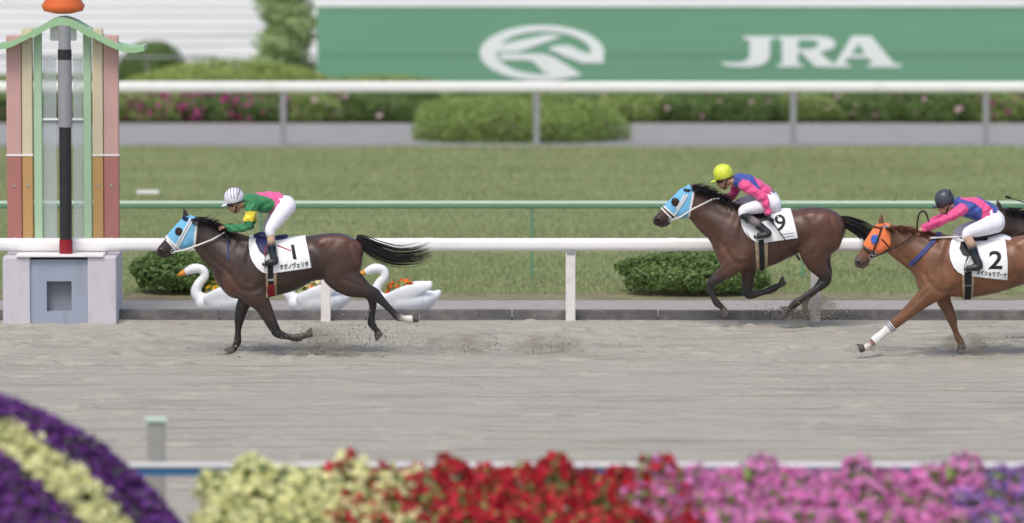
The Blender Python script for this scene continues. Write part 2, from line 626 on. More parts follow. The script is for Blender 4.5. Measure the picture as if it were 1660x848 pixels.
M['pinkcol'] = mat('column_dusty_red', srgb(172, 116, 108), 0.5, 0.06, 3)
M['pinkpale'] = mat('column_pale_rose', srgb(200, 160, 153), 0.5, 0.05, 3)
M['orangecol'] = mat('column_orange', srgb(188, 150, 98), 0.5, 0.06, 3)
M['creamcol'] = mat('column_cream', srgb(210, 198, 168), 0.5, 0.05, 3)
M['greencol'] = mat('column_green', srgb(172, 202, 168), 0.5, 0.05, 3)
M['roofgreen'] = mat('roof_green', srgb(158, 196, 152), 0.5, 0.06, 3)
M['finial'] = mat('finial_orange', srgb(236, 116, 66), 0.45, 0.06, 3)
M['pier'] = mat('pier_lavender', srgb(202, 197, 205), 0.7, 0.05, 2, 0.1, 40, dirt=(srgb(168, 160, 160), 2.2, 0.5, 0.85), stretch=(1.6, 1, 0.5))
M['bluepanel'] = mat('panel_blue_grey', srgb(156, 165, 182), 0.6, 0.05, 2, dirt=(srgb(140, 142, 150), 2.2, 0.5, 0.85), stretch=(1.6, 1, 0.5))
M['recess'] = mat('recess_grey', srgb(136, 138, 148), 0.6, 0.06, 4)
M['pole_grey'] = mat('pole_grey', srgb(150, 150, 154), 0.45, 0.05, 5)
M['pane'] = mat('frosted_pane', srgb(196, 206, 208), 0.25, 0.03, 4, 0, 1, 0.5, alpha=0.38)
M['bluerail'] = mat('blue_rail', srgb(72, 122, 168), 0.4, 0.06, 4, 0, 1, 0.4)
M['marker'] = mat('marker_post', srgb(162, 161, 154), 0.6, 0.06, 6)
M['wood'] = mat('stand_wood', srgb(120, 98, 74), 0.8, 0.2, 6, 0.3, 30)

# ------------------------------------------------------------------ the setting: ground sheets
Y_RAIL = ground_y(521.0)            # inner rail of the sand track
Y_KERB = Y_RAIL + 0.16
Y_VERGE = ground_y(489)
Y_TURF0 = ground_y(476)
Y_TURF1 = ground_y(238)
Y_PATH1 = ground_y(200)


def sheet(name, x0, x1, y0, y1, z, m, nx=2, ny=2):
    xs = np.linspace(x0, x1, nx)
    ys = np.linspace(y0, y1, ny)
    v = np.array([(x, y, z) for y in ys for x in xs])
    f = np.array([(j * nx + i, j * nx + i + 1, (j + 1) * nx + i + 1, (j + 1) * nx + i) for j in range(ny - 1) for i in range(nx - 1)])
    o = link(name, mesh_np(name, v, f, False), m)
    return tag(o, kind='structure')


sheet('ground', -900, 900, -300, 1500, -0.06, M['lawn'])
sheet('paved_apron', -300, 300, -20, 46.2, -0.03, M['path'])


def sand_height(X, Yv):
    g = np.random.default_rng(3)
    z = np.zeros_like(X)
    # long harrow ridges and general unevenness
    for i in range(26):
        fx, fy = g.normal(0, 0.7), g.uniform(3.0, 17.0)
        z += 0.0032 * np.sin(X * fx + Yv * fy + g.uniform(0, 6.28)) * g.uniform(0.3, 1) / (1 + 0.12 * fy)
    for i in range(16):
        fx, fy = g.normal(0, 5), g.normal(0, 6)
        z += 0.0012 * np.sin(X * fx + Yv * fy + g.uniform(0, 6.28))
    return z


# churned sand: one grid with hoof dents
nx, ny = 420, 360
gx = np.linspace(-8.5, 8.5, nx)
gy_ = np.linspace(55.5, Y_KERB - 0.002, ny)
GX, GY = np.meshgrid(gx, gy_)
GZ = sand_height(GX, GY)
g5 = np.random.default_rng(5)
for i in range(760):
    cx = g5.uniform(-8, 8)
    if i < 480:
        cy = 68.0 + 5.9 * g5.random() ** 0.8
        dep = g5.uniform(0.018, 0.066)
    else:
        cy = g5.uniform(57, 68)
        dep = g5.uniform(0.012, 0.045)
    rx, ry = g5.uniform(0.06, 0.17), g5.uniform(0.05, 0.13)
    i0, i1 = np.searchsorted(gx, [cx - 4 * rx, cx + 4 * rx])
    j0, j1 = np.searchsorted(gy_, [cy - 4 * ry, cy + 4 * ry])
    q = ((GX[j0:j1, i0:i1] - cx - 0.02) / rx) ** 2 + ((GY[j0:j1, i0:i1] - cy) / ry) ** 2
    GZ[j0:j1, i0:i1] += -dep * np.exp(-q) + dep * 0.4 * np.exp(-(np.sqrt(q) - 1.7) ** 2 * 3)
GZ += rng.normal(0, 0.0030, GZ.shape)
edge = np.clip((8.5 - np.abs(GX)) / 0.5, 0, 1) * np.clip((GY - 55.5) / 0.5, 0, 1) * np.clip((Y_KERB - GY) / 0.1, 0, 1)
GZ *= edge
v = np.stack([GX.ravel(), GY.ravel(), GZ.ravel()], 1)
ii = (np.arange(ny - 1)[:, None] * nx + np.arange(nx - 1)[None, :]).ravel()
f = np.stack([ii, ii + 1, ii + nx + 1, ii + nx], 1)
b0 = len(v)
# the rest of the track runs on flat round the churned part
X0, X1, YA, YB = -300, 300, 46.2, Y_KERB - 0.002
ext = [(X0, YA, 0), (X1, YA, 0), (X1, YB, 0), (X0, YB, 0), (-8.5, 55.5, 0), (8.5, 55.5, 0), (8.5, YB, 0), (-8.5, YB, 0)]
v = np.concatenate([v, np.array(ext)])
f = np.concatenate([f, np.array([(0, 1, 5, 4), (1, 2, 6, 5), (3, 0, 4, 7)]) + b0])
o = link('sand_track', mesh_np('sand_track', v, f, True), M['sand'])
tag(o, kind='structure')

sheet('gravel_strip', -300, 300, Y_KERB + 0.12, Y_VERGE, 0.02, M['gravel'])
sheet('verge', -300, 300, Y_VERGE, Y_TURF0, 0.024, M['verge'])
sheet('turf_track', -300, 300, Y_TURF0, Y_TURF1, 0.0, M['turf'])
sheet('path', -300, 300, Y_TURF1, Y_PATH1, 0.004, M['path'])
sheet('planting_bed', -300, 300, Y_PATH1, 132, 0.01, M['soil'])

# kerb: dark boards, butted, along the sand
kb = empty('kerb', (0, Y_KERB, 0))
tag(kb, kind='structure')
x = -9.0
kme = None
for i in range(10):
    mb = MB()
    mb.box(x + 0.006, x + 1.8 - 0.006, Y_KERB, Y_KERB + 0.12, -0.05, 0.125 + random.uniform(-0.008, 0.008), 0.012)
    mb.build('kerb_board', M['kerb'], kb)
    x += 1.8

# grass blades
n = 230000
px_ = rng.uniform(-9.6, 9.6, n)
t_ = rng.random(n)
py_ = Y_TURF0 - 0.4 + (Y_TURF1 - Y_TURF0 + 0.3) * t_ ** 1.25
hh = rng.uniform(0.03, 0.075, n) * (1 + 0.35 * np.sin(px_ * 0.9 + np.sin(py_ * 0.7) * 2) * np.sin(py_ * 1.7))
an = rng.uniform(0, math.pi, n)
wd = rng.uniform(0.006, 0.013, n)
lean = rng.normal(0, 0.025, (n, 2))
B = np.stack([px_, py_, np.zeros(n)], 1)
dx = np.stack([np.cos(an) * wd, np.sin(an) * wd * 0.4, np.zeros(n)], 1)
T = B + np.stack([lean[:, 0], lean[:, 1], hh], 1)
v = np.stack([B - dx, B + dx, T], 1).reshape(-1, 3)
f = np.arange(n * 3).reshape(-1, 3)
o = link('turf_grass', mesh_np('turf_grass', v, f, False), M['grass'])
tag(o, 'short green racecourse grass beyond the sand track', 'grass', kind='stuff')


# ------------------------------------------------------------------ rails
def stadium(z0, z1, y, t, n=6):
    """section (y,z) of a rounded rail"""
    r = t / 2
    pts = []
    zc0, zc1 = z0 + r, z1 - r
    for k in range(n + 1):
        a = math.pi * k / n
        pts.append((y + r * math.cos(a), zc1 + r * math.sin(a)))
    for k in range(n + 1):
        a = math.pi + math.pi * k / n
        pts.append((y + r * math.cos(a), zc0 + r * math.sin(a)))
    return pts


def beam(name, sec, x0, x1, m, parent):
    n = len(sec)
    mb = MB()
    mb.add([(x0, a, b) for a, b in sec] + [(x1, a, b) for a, b in sec],
           [tuple(range(n)), tuple(range(2 * n - 1, n - 1, -1))] + [((i + 1) % n, i, i + n, (i + 1) % n + n) for i in range(n)])
    return mb.build(name, m, parent, autosm=True)


def zpx(py, Y):
    return at(830, py, Y).z


def xpx(px, Y, py=424):
    return at(px, py, Y).x


nr = empty('white_rail', (0, Y_RAIL, 0), 'white running rail along the inside of the sand track', 'rail')
zt, zb = zpx(386, Y_RAIL), zpx(407, Y_RAIL)
beam('rail', stadium(zb, zt, Y_RAIL, 0.11), -14, 14, M['white'], nr)
xp = xpx(925, Y_RAIL)
for k in range(-5, 5):
    x = xp + k * 3.01
    if -6.4 < x < -4.4: continue
    mb = MB()
    mb.box(x - 0.06, x + 0.06, Y_RAIL - 0.03, Y_RAIL + 0.03, -0.02, zb + 0.02, 0.012)
    mb.build('post', M['railpost'], nr)
    mb = MB()
    mb.box(x - 0.05, x + 0.05, Y_RAIL - 0.045, Y_RAIL + 0.045, zb - 0.035, zb + 0.012, 0.008)
    mb.build('bracket', M['pole_grey'], nr)
    beam('joint_sleeve', stadium(zb - 0.004, zt + 0.004, Y_RAIL, 0.118), x + 1.2, x + 1.32, M['white'], nr)

YG = ground_y(452)
gr = empty('green_rail', (0, YG, 0), 'thin green rail with a pale top edge crossing the turf', 'rail')
zt, zm, zb = zpx(326, YG), zpx(330.5, YG), zpx(338, YG)
beam('rail', stadium(zb, zm, YG, 0.055), -16, 16, M['greenrail'], gr)
mb = MB()
mb.box(-16, 16, YG - 0.035, YG + 0.035, zm - 0.002, zt, 0.008)
mb.build('top_cap', M['palegreen'], gr)
xg = xpx(862, YG)
for k in range(-4, 5):
    mb = MB()
    mb.tube([(xg + k * 3.6, YG + 0.01, 0), (xg + k * 3.6, YG + 0.01, zb + 0.02)], 0.017, 8)
    mb.build('post', M['greenrail'], gr)

YF = Y_TURF1 + 0.1
fr = empty('far_white_rail', (0, YF, 0), 'white rail on the far side of the turf in front of the sign', 'rail')
zt, zb = zpx(132.5, YF), zpx(150, YF)
beam('rail', stadium(zb, zt, YF, 0.11), -16, 16, M['white'], fr)
for pxp in (-350, 55, 460, 870, 1285, 1597, 2005):
    x = xpx(pxp, YF)
    mb = MB()
    mb.box(x - 0.055, x + 0.055, YF - 0.03, YF + 0.03, -0.02, zb + 0.02, 0.01)
    mb.build('post', M['pole_grey'], fr)


# ------------------------------------------------------------------ shrubs and hedges
def shrub(name, label, cat, c, r, nl, size, m, seed, group=None, blooms=None, zmin=-0.55, lump=0.12, power=1.0):
    """c: centre, r: radii; stem + foliage (+ blooms)"""
    root = empty(name, (c[0], c[1], 0.0), label, cat, group)
    p, nm = ell_pts(nl, c, r, zmin, lump, 0.18, seed, power)
    keep = p[:, 2] > 0.01
    p, nm = p[keep], nm[keep]
    v_, f_ = leaf_cloud(p, nm, size, gen=np.random.default_rng(seed))
    # inner mass of leaves
    p2, n2 = ell_pts(nl // 3, c, np.array(r) * 0.82, zmin, lump, 0.4, seed + 50, power)
    k2 = p2[:, 2] > 0.01
    v2, f2 = leaf_cloud(p2[k2], n2[k2], size * 1.5, gen=np.random.default_rng(seed + 1))
    fo = link('foliage', mesh_np('foliage', np.concatenate([v_, v2]), np.concatenate([f_, f2 + len(v_)]), False), m, root)
    fo['kind'] = 'stuff'
    mb = MB()
    g = random.Random(seed)
    for k in range(5):
        a = g.uniform(0, 6.28)
        e = (c[0] + math.cos(a) * r[0] * 0.5, c[1] + math.sin(a) * r[1] * 0.5, c[2] + r[2] * 0.4)
        mb.tube([(c[0] + 0.05 * math.cos(a), c[1] + 0.05 * math.sin(a), -0.03), (c[0] * .6 + e[0] * .4, c[1] * .6 + e[1] * .4, c[2] * 0.7), e], [0.03, 0.02, 0.008], 6)
    mb.build('stem', M['twig'], root, smooth=True)
    if blooms:
        for (bm_, cnt, bs, box) in blooms:
            q, qn = ell_pts(cnt, c, np.array(r) * 1.03, 0.0 if zmin > -0.3 else -0.35, lump, 0.04, seed, power)
            q = q[q[:, 2] > 0.05]
            qn = qn[:len(q)]
            v_, f_ = bloom_cloud(q, (q - np.array(c)) / np.linalg.norm(q - np.array(c), axis=1)[:, None], bs, gen=np.random.default_rng(seed + 9))
            bl = link('blooms', mesh_np('blooms', v_, f_, False), M[bm_], root)
            bl['kind'] = 'stuff'
    return root


def shrub_px(name, label, cat, x0, x1, ytop, ybase, Y, depth, nl, size, m, seed, **kw):
    xa, xb = xpx(x0, Y, ybase), xpx(x1, Y, ybase)
    zt_ = zpx(ytop, Y)
    zc = kw.pop('zc', 0.45) * zt_
    return shrub(name, label, cat, ((xa + xb) / 2, Y, zc), ((xb - xa) / 2, depth, zt_ - zc), nl, size, m, seed, **kw)


YB1 = ground_y(487)
shrub_px('round_bush', 'dark green rounded bush behind the white rail under the leading foreleg of horse nine', 'bush', 1005, 1250, 404, 489, YB1 + 0.75, 0.7, 7000, 0.055, M['leaf_dark'], 11)
shrub_px('round_bush', 'green rounded bush between the striped winning post and the first swan planter', 'bush', 214, 372, 399, 489, YB1 + 0.9, 0.6, 5500, 0.055, M['leaf_dark'], 12)
YB2 = ground_y(232)
shrub_px('clipped_bush', 'wide clipped dome bush below the emblem of the green sign', 'bush', 664, 1018, 150, 238, YB2 + 0.9, 1.1, 17000, 0.06, M['leaf_mid'], 13, zc=0.3, lump=0.07, power=0.86, zmin=-0.9)

YH = ground_y(199) + 0.45
az = [(205, 300, 152, 'magenta', 170), (285, 400, 150, 'magenta', 260), (385, 470, 156, 'magenta', 90), (455, 560, 150, 'palepink', 60), (548, 640, 150, 'palepink', 26),
      (625, 720, 150, 'palepink', 26), (965, 1080, 151, 'palepink', 24), (1065, 1180, 152, 'palepink', 10), (1165, 1270, 150, 'palepink', 20), (1255, 1370, 150, 'palepink', 44),
      (1355, 1480, 149, 'palepink', 60), (1465, 1580, 150, 'palepink', 30), (1565, 1670, 146, 'magenta', 60), (1655, 1760, 148, 'palepink', 60), (700, 985, 150, None, 0), (90, 215, 152, 'magenta', 80), (0, 105, 154, 'magenta', 50)]
az_lab = ['azalea shrub thick with magenta flowers right beside the winning post', 'azalea shrub with the densest magenta blossom under the far rail', 'azalea shrub with scattered magenta flowers, third from the winning post',
          'green azalea shrub with pale pink flowers below the leafy column', 'green azalea shrub with few pale flowers, below the left end of the sign', 'green azalea shrub with pale flowers touching the left of the clipped dome bush',
          'green azalea shrub touching the right of the clipped dome bush', 'nearly flowerless green azalea shrub second right of the clipped dome bush', 'green azalea shrub below the first letter of the sign',
          'azalea shrub with pale pink flowers below the middle letter of the sign', 'azalea shrub with the most pale pink flowers below the last letter', 'azalea shrub with few pale flowers just right of the last letter',
          'azalea shrub with magenta flowers at the right edge of the picture', 'azalea shrub with pale flowers cut by the right picture edge', 'green azalea shrub mostly hidden behind the clipped dome bush',
          'azalea shrub with magenta flowers seen through the winning post frame', 'azalea shrub with magenta flowers at the left edge behind the winning post']
for k, (a, b, yt, bm_, cnt) in enumerate(az):
    yb = 200
    shrub_px('azalea_shrub', az_lab[k], 'shrub', a - 8, b + 8, yt - 6, yb, YH + 0.15 * math.sin(k * 2.1), 0.6, 3600, 0.06, M['leaf_dark' if k % 3 else 'leaf_mid'], 20 + k,
             group='azalea shrubs along the path', blooms=[(bm_, cnt, 0.1 if bm_ == 'magenta' else 0.11, None)] if bm_ else None, zc=0.4, lump=0.16, power=0.8)

YH2 = YH + 2.6
shrub_px('clipped_hedge', 'low lime green hedge mound rising above the far rail left of the leafy column', 'hedge', 195, 560, 96, 170, YH2, 1.2, 13000, 0.07, M['leaf_lime'], 41, zc=0.35, lump=0.08)
shrub_px('clipped_hedge', 'low lime green hedge in front of the foot of the sign', 'hedge', 480, 760, 122, 170, YH2 + 0.2, 0.7, 6000, 0.07, M['leaf_lime'], 42, zc=0.35, lump=0.08)
shrub_px('clipped_hedge', 'lime green hedge seen through the winning post frame', 'hedge', -80, 215, 118, 170, YH2 + 0.3, 0.9, 6000, 0.07, M['leaf_mid'], 44, zc=0.35, lump=0.08)
shrub_px('dark_bush', 'dark green dome bush before the white wall right of the roof eave', 'bush', 188, 306, 66, 150, YH2 + 4.0, 1.2, 6000, 0.07, M['leaf_dark'], 43, zc=0.4, lump=0.06)

# leafy column beside the sign
YT = YH2 + 1.9
xc = xpx(466, YT)
tr = empty('columnar_tree', (xc, YT, 0), 'tall narrow leafy tree standing against the left end of the green sign', 'tree')
mb = MB()
mb.tube([(xc, YT, -0.05), (xc + 0.03, YT, 1.2), (xc, YT, 3.0), (xc + 0.02, YT, 4.6)], [0.09, 0.07, 0.05, 0.02], 8)
for k in range(14):
    a = k * 2.4
    z = 0.5 + k * 0.27
    mb.tube([(xc, YT, z), (xc + 0.4 * math.cos(a), YT + 0.4 * math.sin(a), z + 0.35)], [0.02, 0.006], 5)
mb.build('trunk', M['twig'], tr, smooth=True)
vv, ff, base = [], [], 0
for k in range(15):
    z = 0.35 + k * 0.31
    p, nm = ell_pts(1500, (xc + 0.12 * math.sin(k * 1.9), YT + 0.1 * math.cos(k), z), (0.62 - 0.012 * k, 0.5, 0.34), -1, 0.25, 0.35, 100 + k)
    a, b = leaf_cloud(p, nm, 0.085, gen=np.random.default_rng(200 + k))
    vv.append(a)
    ff.append(b + base)
    base += len(a)
fo = link('crown', mesh_np('crown', np.concatenate(vv), np.concatenate(ff), False), M['leaf_column'], tr)

# ------------------------------------------------------------------ sign
YS = YH2 + 1.0
x0, x1 = xpx(514, YS, 80), xpx(1900, YS, 80)
zt, zm, zb = zpx(12, YS), zpx(90, YS), zpx(152, YS)
sg = empty('racecourse_sign', ((x0 + x1) / 2, YS, 0), 'long green board with white ring emblem and the letters JRA', 'sign')
mb = MB()
mb.box(x0, x1, YS, YS + 0.05, zm + 0.006, zt, 0.004)
mb.build('panel', M['sign'], sg)
mb = MB()
mb.box(x0, x1, YS, YS + 0.05, zb, zm - 0.006, 0.004)
mb.build('panel', M['sign'], sg)
mb = MB()
mb.box(x0, x1, YS + 0.052, YS + 0.07, zb + 0.03, zt - 0.02)
mb.build('backing', M['dark'], sg)
mb = MB()
mb.box(x0 - 0.01, x1 + 0.01, YS - 0.02, YS + 0.075, zt + 0.004, zt + 0.035, 0.004)
mb.build('top_trim', M['palegreen'], sg)
x = x0 + 0.4
while x < x1:
    mb = MB()
    mb.box(x - 0.04, x + 0.04, YS + 0.075, YS + 0.15, -0.05, zt - 0.05)
    mb.build('post', M['dark'], sg)
    x += 2.2


def signpt(zx, zy, ox, oy):
    p = at(ox + zx / 3.192, oy + zy / 3.192, YS)
    return (p.x, p.z)


# emblem: open ring with three bands (zoom coordinates of region 640,0)
mb = MB()
cx, cy, RX, RY = 762, 274, 322, 143
outer, inner = [], []
a0, a1 = math.radians(-20), math.radians(309)
for k in range(49):
    a = a0 + (a1 - a0) * k / 48
    outer.append(signpt(cx + RX * math.cos(a), cy - RY * math.sin(a), 640, 0))
for k in range(49):
    a = a1 + (a0 - a1) * k / 48
    inner.append(signpt(cx + 10 + (RX - 78) * math.cos(a), cy - (RY - 31) * math.sin(a), 640, 0))
for k in range(48):
    q = [outer[k], outer[k + 1], inner[47 - k], inner[48 - k]]
    mb.prism(q, YS - 0.014, YS - 0.001)
mb.build('emblem_ring', M['signwhite'], sg)
for k, q in enumerate(([(500, 240), (690, 200), (790, 178), (868, 188), (790, 216), (640, 268), (500, 270)],
          [(540, 279), (760, 279), (815, 292), (880, 330), (972, 390), (860, 402), (770, 372), (715, 318), (690, 311), (552, 311)],
          [(790, 250), (838, 236), (905, 236), (955, 262), (1000, 276), (1078, 286), (1082, 326), (968, 326), (880, 292)])):
    mb = MB()
    mb.prism([signpt(a, b, 640, 0) for a, b in q], YS - 0.017, YS - 0.0015)
    mb.build('emblem_band', M['signwhite'], sg)
# letters J R A (zoom coordinates of region 1140,0)
J = [(208, 188), (372, 188), (372, 202), (345, 206), (345, 288), (332, 318), (300, 338), (250, 347), (170, 346), (110, 338), (88, 322), (150, 326), (205, 322), (232, 306), (240, 284), (240, 206), (208, 202)]
R_o = [(384, 188), (600, 188), (650, 195), (680, 212), (686, 230), (672, 250), (630, 264), (600, 268), (668, 328), (700, 333), (700, 346), (580, 346), (508, 272), (490, 272), (490, 330), (516, 334), (516, 346), (384, 346), (384, 334), (408, 330), (408, 206), (384, 202)]
A1 = [(770, 186), (868, 186), (985, 328), (1024, 334), (1024, 347), (850, 347), (850, 334), (878, 328), (856, 300), (748, 300), (728, 328), (762, 334), (762, 347), (648, 347), (648, 334), (684, 328)]
for nm_, pl in (('letter_j', J), ('letter_r', R_o), ('letter_a', A1)):
    mb = MB()
    yo_ = 0.0012 if nm_ == 'letter_a' else 0.0
    mb.prism([signpt(a, b, 1140, 0) for a, b in pl], YS - 0.014 + yo_, YS - 0.001 - yo_)
    mb.build(nm_, M['signwhite'], sg)
# counters of R and A, board green showing through
for nm_, pl in (('letter_counter', [(490, 206), (560, 206), (592, 214), (598, 230), (582, 246), (548, 254), (490, 254)]), ('letter_counter', [(806, 224), (838, 280), (766, 280)])):
    mb = MB()
    mb.prism([signpt(a, b, 1140, 0) for a, b in pl], YS - 0.0165, YS - 0.0148)
    mb.build(nm_, M['sign'], sg)

# ------------------------------------------------------------------ white building far behind
YW = 131.0
bl = empty('white_building', (0, YW, 0), 'long white sided building behind the sign and hedges', 'building')
mb = MB()
mb.box(-70, 90, YW + 0.03, YW + 14, -0.1, 7.2)
mb.build('wall', M['siding'], bl)
z = 0.0
mb = MB()
rows = 0
while z < 4.4:
    mb = MB()
    hb = 0.205
    y0 = YW
    mb.add([(-70, y0 - 0.012, z + 0.004), (90, y0 - 0.012, z + 0.004), (90, y0 + 0.012, z + hb), (-70, y0 + 0.012, z + hb), (-70, y0 + 0.028, z + 0.004), (90, y0 + 0.028, z + 0.004), (90, y0 + 0.028, z + hb), (-70, y0 + 0.028, z + hb)],
           [(0, 1, 2, 3), (5, 4, 7, 6), (0, 4, 5, 1), (3, 2, 6, 7), (0, 3, 7, 4), (1, 5, 6, 2)])
    mb.build('siding_board', M['siding'], bl)
    z += 0.21
mb = MB()
mb.box(-70.5, 90.5, YW - 0.5, YW + 14.5, 7.2, 7.6)
mb.build('roof', M['path'], bl)

# handrail before the white wall
YHR = YH2 + 2.6
hr = empty('handrail', (xpx(100, YHR), YHR, 0), 'thin pale grey handrail in front of the white wall behind the winning post', 'railing')
za = zpx(93, YHR)
mb = MB()
mb.tube([(xpx(-300, YHR), YHR, za), (xpx(352, YHR), YHR, za)], 0.022, 8)
mb.build('rail', M['pole_grey'], hr)
for k in range(7):
    x = xpx(-300 + k * 108, YHR)
    mb = MB()
    mb.tube([(x, YHR, 0), (x, YHR, za)], 0.018, 6)
    mb.build('post', M['pole_grey'], hr)

# small white peg on the turf
Yp = ground_y(316)
xp0, xp1 = xpx(222, Yp, 312), xpx(258, Yp, 312)
mb = MB()
mb.box(xp0, xp1, Yp - 0.1, Yp + 0.1, zpx(314, Yp), zpx(309, Yp), 0.008)
for x in (xp0 + 0.05, xp1 - 0.05):
    mb.tube([(x, Yp, -0.03), (x, Yp, zpx(313.5, Yp))], 0.012, 6)
tag(mb.build('turf_marker', M['white'], origin=(xp0, Yp, 0)), 'short low white marker bar on the turf right of the winning post', 'marker')

# ------------------------------------------------------------------ winning post
YWP = Y_RAIL + 0.55
wp = empty('winning_post', (xpx(106, YWP), YWP, 0), 'striped winning post gateway with green curved roof and orange finial', 'winning post')
X = lambda p: xpx(p, YWP)
Zp = lambda p: zpx(p, YWP)
for a, b in ((14, 58), (150, 196)):
    mb = MB()
    mb.box(X(a), X(b), YWP - 0.9, YWP + 0.3, -0.03, zpx(417, YWP - 0.9), 0.02)
    mb.build('pier', M['pier'], wp)
mb = MB()
xa, xb, za, zb_ = X(58.2), X(149.8), -0.03, zpx(421, YWP - 0.86)
ra, rb, rc, rd = X(84), X(124), zpx(505, YWP - 0.86), zpx(456, YWP - 0.86)
for q in ((xa, ra, za, zb_), (rb, xb, za, zb_), (ra, rb, za, rc), (ra, rb, rd, zb_)):
    mb.box(q[0], q[1], YWP - 0.86, YWP + 0.2, q[2], q[3])
pn = mb.build('base_panel', M['bluepanel'], wp)
mb = MB()
mb.box(ra + 0.001, rb - 0.001, YWP - 0.72, YWP + 0.1, rc + 0.001, rd - 0.001)
mb.build('recessed_box', M['recess'], pn)
mb = MB()
mb.box(X(36), X(176), YWP - 0.93, YWP + 0.33, zpx(416.8, YWP - 0.9), zpx(412.5, YWP - 0.9), 0.008)
mb.build('ledge', M['white'], wp)
for a, b, mu_, ml_, nm_ in ((13, 37, 'pinkpale', 'pinkcol', 'outer_column'), (38, 55, 'creamcol', 'orangecol', 'inner_column'), (152, 169, 'creamcol', 'orangecol', 'inner_column'), (170, 194, 'pinkpale', 'pinkcol', 'outer_column')):
    yb = 57 if a in (13, 170) else 46
    mb = MB()
    mb.box(X(a), X(b), YWP - 0.08, YWP + 0.08, zpx(412.5, YWP - 0.9) + 0.001, Zp(251.5), 0.015)
    o = mb.build(nm_, M[ml_], wp)
    mb = MB()
    mb.box(X(a), X(b), YWP - 0.08, YWP + 0.08, Zp(251), Zp(yb), 0.015)
    mb.build('upper_section', M[mu_], o)
    mb = MB()
    mb.box(X(a) - 0.006, X(b) + 0.006, YWP - 0.086, YWP + 0.086, Zp(252.5), Zp(249.5), 0.003)
    mb.build('joint_band', M['white'], o)
    for yy_ in (70, 300, 385):
        mb = MB()
        mb.tube([((X(a) + X(b)) / 2, YWP - 0.092, Zp(yy_)), ((X(a) + X(b)) / 2, YWP - 0.079, Zp(yy_))], 0.016, 8)
        mb.build('bolt', M['steel'], o)
for a, b in ((57, 70), (137, 150)):
    mb = MB()
    mb.box(X(a), X(b), YWP - 0.06, YWP + 0.06, zpx(412.5, YWP - 0.9) + 0.001, Zp(44), 0.012)
    mb.build('green_column', M['greencol'], wp)
for a, b in ((71.5, 93), (120, 135.5)):
    for y0, y1 in ((192, 95), (410, 196)):
        mb = MB()
        mb.box(X(a), X(b), YWP - 0.006, YWP + 0.006, Zp(y0), Zp(y1))
        mb.build('pane', M['pane'], wp)
for yy in (193.5, 93):
    mb = MB()
    mb.box(X(70.5), X(136.5), YWP - 0.03, YWP + 0.03, Zp(yy + 1.6), Zp(yy - 1.6), 0.004)
    mb.build('crossbar', M['white'], wp)
# centre pole, in front of the rail
YC = Y_RAIL - 0.22
pc = xpx(107, YC)
for (y0, y1, mm_, r) in ((413, 388, 'crimson', 0.082), (388, 206, 'dark', 0.075), (206, 97, 'pole_grey', 0.085), (97, 80, 'dark', 0.085), (80, 42, 'pole_grey', 0.075)):
    mb = MB()
    mb.tube([(pc, YC, zpx(y0, YC)), (pc, YC, zpx(y1, YC))], r, 16)
    mb.build('centre_pole', M[mm_], wp, autosm=True)
# roof ribbon
pts = catmull([(2, 70), (22, 66), (55, 50), (84, 33), (105, 27), (126, 33), (155, 50), (190, 68), (216, 75), (238, 72)], 6)
mb = MB()
top = [(X(p[0]), Zp(p[1])) for p in pts]
bot = [(X(p[0]), Zp(p[1] + 9 + (3 if 60 < p[0] < 150 else 0))) for p in pts]
for k in range(len(pts) - 1):
    mb.prism([top[k], top[k + 1], bot[k + 1], bot[k]], YWP - 0.3, YWP + 0.3)
rf = mb.build('roof', M['roofgreen'], wp)
bm = bmesh.new(); bm.from_mesh(rf.data); bmesh.ops.remove_doubles(bm, verts=bm.verts[:], dist=1e-4); bm.to_mesh(rf.data); bm.free()
mb = MB()
mb.lathe([(0.10, 0), (0.24, 0.03), (0.27, 0.10), (0.2, 0.2), (0.24, 0.3), (0.15, 0.48), (0.05, 0.62), (0.004, 0.7)], (X(105), YWP, Zp(22)), 20)
mb.build('finial', M['finial'], rf, smooth=True)
mb = MB()
mb.box(X(84), X(126), YWP - 0.05, YWP + 0.05, Zp(66), Zp(40), 0.01)
mb.build('nameboard', M['siding'], wp)


# ------------------------------------------------------------------ swan planters
def flowering(name, label, cat, group, loc, mats, rad, hgt, nb, bs, seed, nleaf=90, leafm='leaf_mid'):
    root = empty(name, loc, label, cat, group)
    c = (loc[0], loc[1], loc[2] + hgt * 0.35)
    p, nm = ell_pts(nleaf, c, (rad * .97, rad * .97, hgt * 0.63), -0.7, 0.14, 0.5, seed)
    a, b = leaf_cloud(p, nm, 0.075, 0.5, gen=np.random.default_rng(seed))
    o = link('foliage', mesh_np('foliage', a, b, False), M[leafm], root)
    o['kind'] = 'stuff'
    for k, (mm_, share) in enumerate(mats):
        q, qn = ell_pts(int(nb * share), c, (rad, rad, hgt * 0.65), -0.45, 0.14, 0.12, seed + 77 + k)
        a, b = bloom_cloud(q, qn, bs, gen=np.random.default_rng(seed + 5 + k))
        o = link('blooms', mesh_np('blooms', a, b, False), M[mm_], root)
        o['kind'] = 'stuff'
    return root


